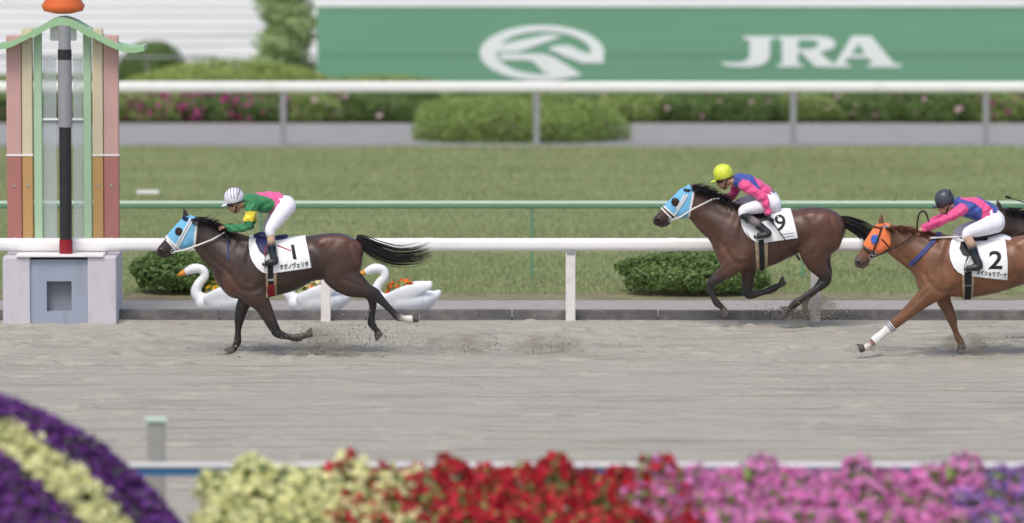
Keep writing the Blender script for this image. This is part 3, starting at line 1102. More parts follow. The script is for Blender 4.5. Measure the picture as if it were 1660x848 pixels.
YSW = Y_KERB + 0.62
wcol = (1, 1, 1)
swlab = ['white swan planter nearest the winning post, holding yellow flowers', 'white swan planter hidden mostly behind the leading horse, middle of three', 'white swan planter behind the hind legs of the leading horse, holding orange flowers']
fllab = ['yellow flowers growing in the swan planter nearest the winning post', 'pale flowers growing in the middle swan planter behind the horse belly', 'orange flowers growing in the swan planter behind the hind legs']
M['bill'] = mat('swan_bill', srgb(226, 150, 60), 0.4, 0.05, 5)
for k, hx in enumerate((312, 462, 604)):
    s_ = 1.0 / scale_at(YSW)
    P0 = at(hx, 506, YSW)
    sd = SDF()
    q = lambda dx, dy, y=0.0, r=10, rl=None: (P0.x + dx * s_, YSW + y, P0.z - dy * s_, r * s_, (rl if rl else r) * s_, 1, 1, 1)
    sd.chain([q(18, -14, 0, 13, 18), q(45, -16, 0, 20, 30), q(75, -18, 0, 19, 28), q(100, -26, 0, 9, 12), q(108, -33, 0, 4, 5)], 0.03, 3)
    sd.chain([q(20, -18, 0, 11), q(6, -30, 0, 9), q(10, -46, 0, 7.5), q(20, -58, 0, 7), q(17, -69, 0, 7), q(3, -71, 0, 8), q(-9, -66, 0, 6)], 0.025, 4)
    for sy in (-1, 1):
        sd.chain([q(28, -24, sy * 0.17, 10, 4), q(58, -34, sy * 0.2, 13, 4), q(92, -44, sy * 0.16, 6, 3)], 0.015, 3)
    sd.chain([q(60, -42, 0, 12, 16)], 0.02, 1, op='s')
    sd.chain([q(24, -1, 0, 8, 20), q(80, -1, 0, 8, 20)], 0.02, 1)
    rt = empty('swan_planter', (P0.x + 0.4, YSW, 0.02), swlab[k], 'planter', 'white swan planters by the rail')
    link('body', sd.mesh('body', 0.016), M['swan'], rt)
    mb = MB()
    a = at(hx - 12, 506 - 65, YSW)
    b = at(hx - 25, 506 - 59, YSW)
    mb.tube([a, (a + b) / 2, b], [0.04, 0.03, 0.008], 8)
    mb.build('bill', M['bill'], rt, smooth=True)
    fl = [[('yellowbloom', 1)], [('cream', 0.6), ('orangebloom', 0.3)], [('orangebloom', 1)]][k]
    fp = at(hx + 48, 506 - 30, YSW)
    flowering('bedding_flowers', fllab[k], 'flowers', None, (fp.x, YSW, fp.z), fl, 0.19, 0.16, 60, 0.07, 300 + k)

# ------------------------------------------------------------------ foreground: outer rail, marker, flowers
YO = 50.5
orl = empty('blue_rail', (0, YO, 0), 'blue outer rail with a white top strip behind the flower display', 'rail')
zt, zm, zb = zpx(751, YO), zpx(757, YO), zpx(771, YO)
mb = MB()
mb.box(-9, 9, YO - 0.05, YO + 0.05, zm + 0.001, zt, 0.008)
mb.build('top_strip', M['white'], orl)
mb = MB()
mb.box(-9, 9, YO - 0.03, YO + 0.03, zb, zm, 0.008)
mb.build('rail', M['bluerail'], orl)
for k in range(-3, 4):
    x = k * 2.4 + 0.9
    mb = MB()
    mb.box(x - 0.04, x + 0.04, YO + 0.031, YO + 0.09, -0.03, zm - 0.01, 0.006)
    mb.build('post', M['white'], orl)
YM = 51.3
xm = xpx(252, YM)
mk = empty('marker_post', (xm, YM, 0), 'grey marker post with a pale cap standing at the outer rail', 'post')
mb = MB()
mb.box(xm - 0.075, xm + 0.075, YM - 0.05, YM + 0.05, -0.03, zpx(683, YM), 0.008)
mb.build('shaft', M['marker'], mk)
mb = MB()
mb.box(xm - 0.095, xm + 0.095, YM - 0.07, YM + 0.07, zpx(683, YM), zpx(677, YM), 0.008)
mb.build('cap', M['palegreen'], mk)

# tiered stand and its plants
st = empty('flower_stand', (1.5, 48.6, 0), 'stepped wooden stand carrying the row of bedding flowers', 'stand')
xs0, xs1 = xpx(318, 48.6), 4.75
tiers = [(49.35, 0.865), (48.95, 0.77), (48.55, 0.64)]
for (yy, zz) in tiers:
    mb = MB()
    mb.box(xs0, xs1, yy - 0.19, yy + 0.19, zz - 0.04, zz, 0.006)
    mb.build('step', M['wood'], st)
    for k in range(4):
        x = xs0 + 0.1 + k * (xs1 - xs0 - 0.2) / 3
        mb = MB()
        mb.box(x - 0.04, x + 0.04, yy - 0.12, yy + 0.12, 0 - 0.03, zz - 0.041)
        mb.build('leg', M['wood'], st)

ZONES = {'cream': ('cream flowering plant in the foreground row, nearest the purple mound', 'cream foreground flowers'),
         'mixed': ('cream and red flowering plant where the foreground row changes colour', 'mixed cream and red foreground flowers'),
         'red': ('deep red flowering plant in the foreground row', 'red foreground flowers'),
         'redpink': ('red and pink flowering plant between red and pink stretches', 'mixed red and pink foreground flowers'),
         'pink': ('pink flowering plant in the foreground row right of centre', 'pink foreground flowers'),
         'violet': ('violet flowering plant at the right end of the foreground row', 'violet foreground flowers')}
ZM = {'cream': [('cream', 1)], 'mixed': [('cream', .6), ('red', .4)], 'red': [('red', 1)], 'redpink': [('red', .5), ('pink', .5)], 'pink': [('pink', 1)], 'violet': [('violet', .75), ('pink', .25)]}
protos = {}
cnt_ = {}
ORD = 'first second third fourth fifth sixth seventh eighth ninth tenth eleventh twelfth thirteenth fourteenth fifteenth sixteenth'.split()
ZN = {'cream': 'cream', 'mixed': 'cream and red', 'red': 'red', 'redpink': 'red and pink', 'pink': 'pink', 'violet': 'violet'}
for ti, (yy, zz) in enumerate(tiers):
    x = xs0 + 0.14 + 0.1 * (ti % 2)
    i = 0
    while x < 4.55:
        p = 830 + x * F / (yy * CP + 6 * SP)
        pj = p + random.uniform(-35, 35)
        zn = 'cream' if pj < 545 else 'mixed' if pj < 685 else 'red' if pj < 985 else 'redpink' if pj < 1110 else 'pink' if pj < 1560 else 'violet'
        tall = 1.0 + (0.34 if (ti == 0 and i % 3 == 1) else 0) + random.uniform(-0.12, 0.08)
        var = random.randrange(3)
        key = (zn, var)
        _, grp = ZONES[zn]
        cnt_[(ti, zn)] = cnt_.get((ti, zn), 0) + 1
        lab = '%s %s plant from the left in the %s row of the flower stand' % (ORD[cnt_[(ti, zn)] - 1], ZN[zn], ('back', 'middle', 'front')[ti])
        loc = (x, yy + random.uniform(-0.05, 0.05), zz)
        if key not in protos:
            o = flowering('flowering_plant', lab, 'plant', grp, loc, ZM[zn], 0.19, 0.27, 135, 0.08, 400 + var * 31 + len(protos) * 7, 170, 'leaf_mid')
            protos[key] = o
        else:
            o = copy_tree(protos[key])
            o['label'] = lab
            o.location = loc
            o.rotation_euler = (0, 0, random.uniform(0, 6.28))
        o.scale = (1, 1, tall)
        x += 0.275 + random.uniform(-0.03, 0.03)
        i += 1

# purple mound with a cream band
YMd = 48.3
s_ = 1.0 / scale_at(YMd)
mc = at(-169, 1185, YMd)
Rm = 566 * s_
md = empty('flower_mound', (mc.x, YMd, 0), 'big domed mound of purple flowers with a curving cream band', 'flower bed')
mb = MB()
prof = []
for k in range(15):
    a = math.pi / 2 * k / 14
    prof.append((max(0.004, (Rm - 0.08) * math.cos(a)), (Rm - 0.08) * math.sin(a)))
mb.lathe(prof, (mc.x, 0, mc.z), 48)
mb.v = [(x, YMd + y * 0.55, z) for x, y, z in mb.v]
mb.build('soil_core', M['soil'], md, smooth=True)
g = np.random.default_rng(61)
u = g.normal(0, 1, (60000, 3))
u /= np.linalg.norm(u, axis=1)[:, None]
p = np.array(mc) + u * np.array([Rm, Rm * 0.55, Rm]) * (1 + g.uniform(-0.012, 0.018, len(u)))[:, None]
keep = (p[:, 2] > 0.55) & (p[:, 0] > -5.6) & (u[:, 1] < 0.55)
p, u = p[keep], u[keep]
nrm = u / np.array([1, 0.55, 1])
nrm /= np.linalg.norm(nrm, axis=1)[:, None]
rr = np.sqrt(u[:, 0] ** 2 + u[:, 2] ** 2) + g.normal(0, 0.006, len(u))
ang = np.arctan2(u[:, 2], u[:, 0])
lo_ = np.interp(ang, [0.6, 0.95, 1.3], [0.795, 0.855, 0.905])
hi_ = np.interp(ang, [0.6, 0.95, 1.3], [0.905, 0.945, 0.968])
band = (rr > lo_) & (rr < hi_) & (u[:, 1] < 0)
for nm_, sel, mm_, bs in (('purple_blooms', ~band, 'purple', 0.075), ('cream_blooms', band, 'cream', 0.082)):
    a, b = bloom_cloud(p[sel], nrm[sel], bs, gen=np.random.default_rng(9))
    o = link(nm_, mesh_np(nm_, a, b, False), M[mm_], md)
    o['kind'] = 'stuff'
sel = g.random(len(p)) < 0.45
a, b = leaf_cloud(p[sel] - nrm[sel] * 0.008, nrm[sel], 0.07, gen=g)
o = link('foliage', mesh_np('foliage', a, b, False), M['leaf_dark'], md)
o['kind'] = 'stuff'
# ------------------------------------------------------------------ horses
def project(v):
    dep = v[:, 1] * CP - (v[:, 2] - HC) * SP
    up = v[:, 1] * SP + (v[:, 2] - HC) * CP
    return 830 + F * v[:, 0] / dep, 424 - F * up / dep


def circ(c, r, n=12, ry=None):
    return [(c[0] + r * math.cos(2 * math.pi * k / n), c[1] + (ry or r) * math.sin(2 * math.pi * k / n)) for k in range(n)]


class Surf:
    """a modelled skin that straps, cloths and hoods can be laid on"""
    def __init__(s, me, Y):
        n = len(me.vertices)
        a = np.empty(n * 3, np.float32)
        me.vertices.foreach_get('co', a)
        s.v = a.reshape(-1, 3).astype(float)
        b = np.empty(n * 3, np.float32)
        me.vertices.foreach_get('normal', b)
        s.n = b.reshape(-1, 3).astype(float)
        fl = np.empty(len(me.polygons) * 4, np.int32)
        me.loops.foreach_get('vertex_index', fl)
        s.f = fl.reshape(-1, 4)
        s.Y = Y
        s.px, s.py = project(s.v)

    def wrap(s, name, poly, off, m, parent, thick=0.004, yr=None, ngrow=0):
        P = np.array(poly, float)
        lo, hi = P.min(0) - 4, P.max(0) + 4
        inside = (s.px > lo[0]) & (s.px < hi[0]) & (s.py > lo[1]) & (s.py < hi[1])
        if yr:
            inside &= (s.v[:, 1] - s.Y > yr[0]) & (s.v[:, 1] - s.Y < yr[1])
        ff = s.f[inside[s.f].any(1)]
        used = np.unique(ff)
        mp = np.full(len(s.v), -1, np.int64)
        mp[used] = np.arange(len(used))
        vv = s.v[used] + s.n[used] * off
        bm = bmesh.new()
        bv = [bm.verts.new(c) for c in vv]
        for q in mp[ff]:
            try: bm.faces.new([bv[i] for i in q])
            except ValueError: pass
        W = [at(a, b, s.Y) for a, b in poly]
        c = sum(W, Vector()) / len(W)
        for i in range(len(W)):
            a, b = W[i], W[(i + 1) % len(W)]
            e = b - a
            nrm = Vector((e.z, 0, -e.x))
            if nrm.length < 1e-9: continue
            nrm.normalize()
            if nrm.dot(c - a) > 0: nrm = -nrm
            bmesh.ops.bisect_plane(bm, geom=bm.verts[:] + bm.edges[:] + bm.faces[:], plane_co=a, plane_no=nrm, clear_outer=True)
        bmesh.ops.recalc_face_normals(bm, faces=bm.faces[:])
        me = bpy.data.meshes.new(name)
        bm.to_mesh(me)
        bm.free()
        for p in me.polygons: p.use_smooth = True
        wv = [v_.co.copy() for v_ in me.vertices]
        wf = [tuple(p.vertices) for p in me.polygons]
        o = link(name, me, m, parent)
        sm = o.modifiers.new('thickness', 'SOLIDIFY')
        sm.thickness = thick
        sm.offset = 1.0
        o['_t'] = 0
        del o['_t']
        s.last = (wv, wf)
        return o

    def sides(s, name, poly, off, m, parent, **kw):
        for yr in ((-1, 0), (0, 1)):
            s.wrap(name, poly, off, m, parent, yr=yr, **kw)

    def strip2(s, name, a, b, w, off, m, parent):
        for yr in ((-1, 0), (0, 1)):
            s.strip(name, a, b, w, off, m, parent, yr=yr)

    def strip(s, name, a, b, w, off, m, parent, **kw):
        a, b = Vector((a[0], a[1])), Vector((b[0], b[1]))
        t = (b - a).normalized()
        n = Vector((-t.y, t.x)) * w / 2
        return s.wrap(name, [a + n, b + n, b - n, a - n], off, m, parent, **kw)


def print_on(bvh, text, org, u, vdir, Y, m, parent, name, bold=0.0, off=0.006, width=None):
    """flat lettering laid on a cloth: org = pixel of lower left, u = pixel vector of the whole line, vdir = pixel vector of one letter height"""
    cu = bpy.data.curves.new('t', 'FONT')
    cu.body = text
    cu.size = 1
    cu.offset = bold
    to = bpy.data.objects.new('t', cu)
    COL.objects.link(to)
    bpy.context.view_layer.update()
    me0 = to.evaluated_get(bpy.context.evaluated_depsgraph_get()).to_mesh()
    bm = bmesh.new()
    bm.from_mesh(me0)
    nv0, ne0, nf0 = len(bm.verts), len(bm.edges), len(bm.faces)
    bpy.data.objects.remove(to)
    if width:
        for (ax_, ay_) in ((width, 0), (0, width), (width, width)):
            bm.verts.ensure_lookup_table(); bm.edges.ensure_lookup_table(); bm.faces.ensure_lookup_table()
            r_ = bmesh.ops.duplicate(bm, geom=bm.verts[:nv0] + bm.edges[:ne0] + bm.faces[:nf0])
            bmesh.ops.translate(bm, verts=[e_ for e_ in r_['geom'] if isinstance(e_, bmesh.types.BMVert)], vec=(ax_, ay_, ax_ * 0.01))
    xs = [v_.co.x for v_ in bm.verts]
    ys = [v_.co.y for v_ in bm.verts]
    x0, x1, y0, y1 = min(xs), max(xs), min(ys), max(ys)
    for k in range(1, 8):
        bmesh.ops.bisect_plane(bm, geom=bm.verts[:] + bm.edges[:] + bm.faces[:], plane_co=(0, y0 + (y1 - y0) * k / 8, 0), plane_no=(0, 1, 0))
    for v_ in bm.verts:
        a = (v_.co.x - x0) / (x1 - x0)
        b = (v_.co.y - y0) / (y1 - y0)
        p = at(org[0] + u[0] * a + vdir[0] * b, org[1] + u[1] * a + vdir[1] * b, Y)
        hit = bvh.ray_cast(Vector((p.x, Y - 2, p.z)), Vector((0, 1, 0)))
        yy = hit[0].y if hit[0] is not None else Y - 0.3
        v_.co = Vector((p.x, yy - off - v_.co.z, p.z))
    me = bpy.data.meshes.new(name)
    bm.to_mesh(me)
    bm.free()
    return link(name, me, m, parent)


def strands(paths, name, m, parent):
    """paths: list of (pts, r0): thin three-sided tapering hairs"""
    V, Fc, b = [], [], 0
    for pts, r0 in paths:
        pts = np.asarray(pts)
        n = len(pts)
        tg = np.gradient(pts, axis=0)
        tg /= np.linalg.norm(tg, axis=1)[:, None] + 1e-9
        a = np.cross(tg, np.array([0.1, 1.0, 0.15]))
        a /= np.linalg.norm(a, axis=1)[:, None] + 1e-9
        c = np.cross(tg, a)
        r = r0 * (1 - np.linspace(0, 1, n) ** 2.2 * 0.93)
        ring = [pts + (a * math.cos(q) + c * math.sin(q)) * r[:, None] for q in (0, 2.094, 4.189)]
        V.append(np.stack(ring, 1).reshape(-1, 3))
        i = np.arange(n - 1) * 3 + b
        for k in range(3):
            Fc.append(np.stack([i + k, i + (k + 1) % 3, i + 3 + (k + 1) % 3, i + 3 + k], 1))
        b += n * 3
    return link(name, mesh_np(name, np.concatenate(V), np.concatenate(Fc), True), m, parent)


def tail_strands(Y, ctrl, spread, n, seed, curl=0.0):
    g = np.random.default_rng(seed)
    C = catmull(ctrl, 4)
    m_ = len(C)
    out = []
    for i in range(n):
        e = g.uniform(0.68, 1.08)
        q = g.normal(0, 0.55)
        qy = g.normal(0, 1)
        t = np.linspace(0, 1, m_)
        k = min(m_ - 1, max(5, int(m_ * min(e, 1))))
        tg = np.gradient(C, axis=0)
        tg /= np.linalg.norm(tg, axis=1)[:, None] + 1e-9
        nr_ = np.stack([-tg[:, 1], tg[:, 0]], 1)
        wob = np.sin(t * g.uniform(2, 5) + g.uniform(0, 6.28)) * 1.6 * t
        w_ = np.interp(t, [0, 0.15, 0.5, 0.85, 1], spread)
        pp = C + nr_ * (q * w_ + wob)[:, None] + tg * (g.normal(0, 4) * t ** 2)[:, None]
        pts = [list(at(pp[j, 0], pp[j, 1], Y)) for j in range(k)]
        pts = np.array(pts)
        pts[:, 1] += qy * 0.03 * np.interp(t[:k], [0, 0.2, 1], [0.5, 1, 1.6])
        out.append((pts, g.uniform(0.004, 0.0075)))
    return out


def mane_strands(Y, crest, n, lens, seed, lift=0.6, back=1.0, ns=-0.03):
    """crest: pixel line along the top of the neck"""
    g = np.random.default_rng(seed)
    C = catmull(crest, 8)
    out = []
    for i in range(n):
        c = C[g.integers(0, len(C))] + g.normal(0, 1.2, 2)
        L = g.uniform(*lens)
        dirv = np.array([back * g.uniform(0.5, 1.2), -lift * g.uniform(-0.1, 1.0)])
        side = g.normal(ns, 0.05)
        pts = []
        for k in range(6):
            t = k / 5
            x = c[0] + dirv[0] * L * t
            y = c[1] + 4 + dirv[1] * L * t + L * 0.55 * t * t
            p = at(x, y, Y)
            pts.append((p.x, Y + side * (0.3 + 1.6 * t), p.z))
        out.append((np.array(pts), g.uniform(0.0045, 0.008)))
    return out


HV = 0.0115
M['hoof'] = mat('hoof_horn', srgb(84, 76, 70), 0.55, 0.2, 12, 0.3, 50, 0.3)
M['nostril'] = mat('nostril_dark', srgb(26, 20, 20), 0.7, 0.1, 20)
MUSCLE = [([(410, 390), (402, 425), (404, 458)], 5, -.012), ([(403, 392), (390, 425), (380, 448)], 6, .008), ([(372, 446), (392, 470), (416, 470), (432, 458)], 4.5, -.010),
          ([(398, 440), (412, 456)], 9, .008), ([(320, 398), (348, 424), (372, 444)], 4.5, -.009), ([(334, 376), (362, 392), (392, 402)], 6, -.006), ([(340, 396), (370, 418)], 7, .006),
          ([(503, 412), (513, 432), (516, 444)], 6, -.012), ([(516, 392), (521, 395)], 7, .010), ([(566, 396), (573, 425), (584, 452)], 4, -.012), ([(522, 402), (530, 428), (538, 452)], 5, -.009),
          ([(545, 405), (552, 432)], 10, .008), ([(548, 386), (540, 400)], 6, -.006), ([(440, 470), (480, 462), (510, 446)], 5, -.006)] + \
         [([(452 + 9 * i, 410), (458 + 9 * i, 435), (456 + 9 * i, 458 - 3 * i)], 2.6, -.0035) for i in range(5)]


def build_horse(H):
    Y = H['Y']
    s_ = 1.0 / scale_at(Y)
    coat, dark, muz = H['coat'], H['dark'], H['muzzle']
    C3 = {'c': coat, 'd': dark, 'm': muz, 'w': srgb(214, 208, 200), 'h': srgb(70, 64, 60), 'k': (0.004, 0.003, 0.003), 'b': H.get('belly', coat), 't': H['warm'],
          'x': tuple(0.5 * a + 0.5 * b for a, b in zip(coat, dark))}
    sd = SDF()

    def N(px, py, y, r, rl, c='c'):
        p = at(px, py, Y)
        return (p.x, Y + y, p.z, r * s_, rl, *C3[c])

    def both(pts, k, sub=3):
        for sg_ in (-1, 1):
            sd.chain([N(a, b, sg_ * abs(y), r, rl, c) for (a, b, y, r, rl, c) in pts], k, sub)
    sd.chain([N(a, b, 0, r, rl) for a, b, r, rl in H['torso']], 0.03, 4)
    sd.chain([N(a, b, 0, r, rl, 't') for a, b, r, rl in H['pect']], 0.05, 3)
    sd.chain([N(a, b, 0, r, rl) for a, b, r, rl in H['neck']], 0.06, 4)
    hd = H['head']
    sd.chain([N(a, b, 0, r, rl, 'm' if i >= len(hd) - 2 else 'c') for i, (a, b, r, rl) in enumerate(hd)], 0.02, 3)
    sd.chain([N(a, b, 0, r, rl) for a, b, r, rl in H['jowl']], 0.02, 2)
    sd.chain([N(a, b, 0, r, rl, 'm') for a, b, r, rl in H['chin']], 0.008, 2)
    for sg_ in (-1, 1):
        sd.chain([N(a, b, sg_ * y, r, rl, 'x') for a, b, y, r, rl in H['ear']], 0.008, 3)
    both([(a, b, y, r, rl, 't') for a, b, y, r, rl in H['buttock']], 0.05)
    hooves = []
    for key in ('fn', 'ff', 'hn', 'hf'):
        L = H[key]
        sgn = -1 if key[1] == 'n' else 1
        lim = [q for q in L if q[5] != 'h']
        hq = [q for q in L if q[5] == 'h']
        sd.chain([N(a, b, sgn * y, r, rl, c) for (a, b, y, r, rl, c) in lim] + [N(hq[0][0], hq[0][1], sgn * hq[0][2], hq[0][3] * .8, hq[0][4] * .85, lim[-1][5])], 0.028, 4)
        hooves.append((lim[-1], hq[0], hq[-1], sgn))
    # upper shoulder / thigh muscle on both sides 
    sc = H['scap']
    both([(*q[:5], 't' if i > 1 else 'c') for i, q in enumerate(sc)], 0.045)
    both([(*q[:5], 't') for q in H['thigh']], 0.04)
    # nostrils and brow
    nx_, ny_ = H['nostril']
    both([(nx_, ny_, 0.05, 3.0, 0.010, 'k')], 0.006, 1)
    ex, ey = H['eye']
    both([(ex + 1, ey - 2, 0.062, 4.5, 0.018, 'c')], 0.012, 1)
    ground = Vector((at(H['cx'], 400, Y).x, Y, 0))
    root = empty('racehorse', ground, H['label'], 'horse')
    me = sd.mesh('body', HV, 2, 0.018)
    nv = len(me.vertices)
    va = np.empty(nv * 3, np.float32)
    me.vertices.foreach_get('co', va)
    va = va.reshape(-1, 3)
    vn = np.empty(nv * 3, np.float32)
    me.vertices.foreach_get('normal', vn)
    vn = vn.reshape(-1, 3)
    qx, qy = project(va.astype(float))
    disp = np.zeros(nv)
    mx_, my_ = H['map']
    for line, wd_, amp in [([(mx_(p[0]), my_(p[1])) for p in l_], w__, a__) for l_, w__, a__ in MUSCLE] + H.get('lines', []):
        L = catmull(line, 4) if len(line) > 2 else np.array(line, float)
        best = np.full(nv, 1e9)
        for p0, p1 in zip(L[:-1], L[1:]):
            e = p1 - p0
            t = np.clip(((qx - p0[0]) * e[0] + (qy - p0[1]) * e[1]) / (e @ e + 1e-9), 0, 1)
            best = np.minimum(best, (qx - p0[0] - t * e[0]) ** 2 + (qy - p0[1] - t * e[1]) ** 2)
        disp += 1.1 * amp * np.exp(-best / wd_ ** 2)
    disp *= np.clip(np.abs(vn[:, 1]) * 1.6 - 0.25, 0, 1)
    va = va + vn * disp[:, None]
    me.vertices.foreach_set('co', va.astype(np.float32).ravel())
    me.update()
    body = link('body', me, M['coat'], root)
    for v_ in (0,):
        pass
    # surface in world coordinates
    S = Surf(me, Y)
    S.v += np.array(ground)
    S.px, S.py = project(S.v)
    for sg_ in (-1, 1):
        p = at(ex, ey, Y)
        hit_y = Y + sg_ * 0.066
        mb = MB()
        prof = [(0.004, -0.017)] + [(0.017 * math.cos(a), 0.017 * math.sin(a)) for a in np.linspace(-1.2, 1.2, 7)] + [(0.004, 0.017)]
        mb.lathe(prof, (p.x, hit_y, p.z), 10)
        mb.build('eye', M['eye'], body, smooth=True)
    for l0, h0, h1, sgn in hooves:
        A = at(l0[0], l0[1], Y); A.y = Y + sgn * l0[2]
        Bq = at(h1[0], h1[1], Y); Bq.y = Y + sgn * h1[2]
        C0 = at(h0[0], h0[1], Y); C0.y = Y + sgn * h0[2]
        dv = (Bq - A).normalized()
        toe = Vector((-dv.z, 0, dv.x))
        if toe.x > 0.3 or (abs(toe.x) <= 0.3 and toe.z < 0): toe = -toe
        lat = Vector((0, 1, 0))
        mb = MB()
        rows, nseg = [(0.040, 0.0, 0.0), (0.046, 0.012, 0.004), (0.058, 0.066, 0.022), (0.060, 0.074, 0.024)], 16
        vv_, ff_ = [], []
        for (r_, h_, fw) in rows:
            for k in range(nseg):
                an_ = 2 * math.pi * k / nseg
                cx_ = math.cos(an_)
                vv_.append(C0 - dv * 0.012 + dv * h_ + toe * (fw + r_ * (cx_ * 1.08 if cx_ > 0 else cx_ * 0.86)) + lat * r_ * math.sin(an_) * 0.95)
        for i in range(len(rows) - 1):
            for k in range(nseg):
                ff_.append((i * nseg + k, i * nseg + (k + 1) % nseg, (i + 1) * nseg + (k + 1) % nseg, (i + 1) * nseg + k))
        ff_.append(tuple(range(nseg - 1, -1, -1)))
        ff_.append(tuple((len(rows) - 1) * nseg + k for k in range(nseg)))
        mb.add(vv_, ff_)
        hf_ = mb.build('hoof', M['hoof'], root, autosm=True)
        mb = MB()
        pts_ = [C0 - dv * 0.012 + dv * 0.077 + toe * (0.024 + 0.05 * math.cos(t_)) + lat * 0.048 * math.sin(t_) for t_ in np.linspace(-2.4, 2.4, 15)]
        mb.tube(pts_, 0.0055, 5)
        mb.build('horseshoe', M['steel'], hf_, smooth=True)
    S.sides('nostril', circ((nx_ + 0.6, ny_ + 0.4), 3.0, 10, 2.3), 0.0015, M['nostril'], body)
    S.strip2('mouth_line', H['mouth'][0], H['mouth'][1], 1.1, 0.0012, M['nostril'], body)
    strands(tail_strands(Y, *H['tail']), 'tail', H['hair'], root)
    strands(mane_strands(Y, *H['mane']), 'mane', H['hair'], root)
    return root, S, body


# coat colours
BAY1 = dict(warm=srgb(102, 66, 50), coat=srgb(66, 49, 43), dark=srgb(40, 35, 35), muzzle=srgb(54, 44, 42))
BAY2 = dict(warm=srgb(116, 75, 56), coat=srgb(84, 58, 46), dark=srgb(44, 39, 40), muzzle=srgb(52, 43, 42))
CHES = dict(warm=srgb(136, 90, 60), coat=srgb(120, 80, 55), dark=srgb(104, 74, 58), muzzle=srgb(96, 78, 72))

Y1 = ground_y(575)
H1 = dict(Y=Y1, cx=465, map=(lambda x: x, lambda y: y), lines=[([(556, 452), (590, 466)], 3, -.007), ([(418, 482), (437, 514)], 3, -.006)], **BAY1, hair=M['hair_black'],
    label='dark bay racehorse number 1 in a blue hood, galloping in the lead',
    torso=[(388, 435, 43, .21), (407, 435, 49, .26), (435, 434, 47, .285), (465, 430, 43, .295), (495, 421, 37, .275), (525, 416, 37, .265), (550, 412, 33, .25), (568, 409, 21, .18)],
    pect=[(371, 440, 21, .13), (384, 461, 23, .2)],
    neck=[(316, 376, 21.5, .072), (335, 387, 26, .085), (358, 404, 35, .115), (384, 420, 41, .18)],
    head=[(308, 368, 17.5, .082), (299, 378, 18, .088), (288, 388, 16.5, .068), (275, 398, 12.5, .054), (265, 406, 10, .052), (261.5, 409, 8.5, .045)],
    jowl=[(309, 384, 14, .085), (302, 390, 12, .08)],
    chin=[(276, 410, 5.5, .034), (267, 414.5, 4.6, .034)],
    ear=[(303, 355, .048, 4.6, .024), (300.5, 347, .052, 3.8, .018), (297.5, 338, .055, 1.2, .006)],
    buttock=[(572, 404, .09, 16, .1), (572, 430, .11, 15, .09)],
    mouth=((259, 413), (276, 406.5)), nostril=(260, 405.5), eye=(291, 374),
    fn=[(398, 452, .17, 24, .095, 'c'), (412, 474, .185, 20, .08, 'c'), (425, 490, .17, 14.5, .068, 'c'), (436, 511, .16, 11, .05, 'x'), (446, 531, .15, 8.6, .043, 'd'), (452, 539, .15, 7.5, .04, 'd'), (468, 544, .15, 5, .027, 'd'), (483, 546, .15, 6.6, .035, 'd'), (493, 542.5, .15, 4.9, .03, 'd'), (499, 541.5, .15, 6.4, .042, 'h'), (506, 541, .15, 7.8, .05, 'h')],
    ff=[(406, 455, .16, 22, .09, 'c'), (398, 484, .17, 13, .062, 'c'), (391, 503, .165, 10.5, .05, 'x'), (387, 520, .16, 8.2, .043, 'd'), (385, 538, .16, 5.2, .028, 'd'), (384, 556, .16, 6.4, .035, 'd'), (380, 564, .16, 5, .031, 'd'), (377, 569, .16, 7, .045, 'h'), (375, 572, .16, 8, .05, 'h')],
    hn=[(553, 420, .13, 32, .125, 'c'), (549, 441, .16, 26, .105, 'c'), (568, 458, .16, 21, .085, 'c'), (589, 468, .15, 13.5, .058, 'x'), (606, 474, .14, 10.2, .043, 'd'), (613, 480, .14, 8.4, .038, 'd'), (626, 493, .14, 6, .03, 'd'), (639, 506, .14, 5.5, .029, 'd'), (646, 512, .14, 6.9, .036, 'd'), (655, 514.5, .14, 5.3, .032, 'w'), (664, 515.5, .14, 6.4, .042, 'w'), (670, 516, .14, 7.4, .048, 'h'), (677, 517, .14, 8.2, .05, 'h')],
    hf=[(553, 422, .13, 30, .12, 'c'), (560, 446, .155, 22, .095, 'c'), (578, 462, .15, 16, .07, 'c'), (593, 473, .145, 11.5, .05, 'x'), (602, 483, .14, 9.2, .042, 'd'), (604, 500, .14, 6, .03, 'd'), (602, 516, .14, 5.5, .029, 'd'), (602, 526, .14, 6.8, .036, 'd'), (608, 535, .14, 5, .031, 'd'), (612, 540, .14, 6.8, .044, 'h'), (617, 545, .14, 8, .05, 'h')],
    scap=[(400, 402, .13, 17, .07, 'c'), (388, 428, .17, 18, .06, 'c'), (378, 450, .16, 15, .06, 'c'), (398, 462, .19, 17, .06, 'c')],
    thigh=[(530, 400, .17, 20, .08, 'c'), (555, 398, .15, 17, .09, 'c'), (564, 422, .15, 20, .085, 'c')],
    tail=([(577, 387), (592, 394), (612, 405), (640, 415), (672, 414), (702, 405)], (4, 7, 11, 12, 13), 210, 31),
    mane=([(309, 353), (325, 354), (342, 360), (356, 370), (370, 380)], 560, (9, 22), 32, 0.9, 0.85, -0.03))

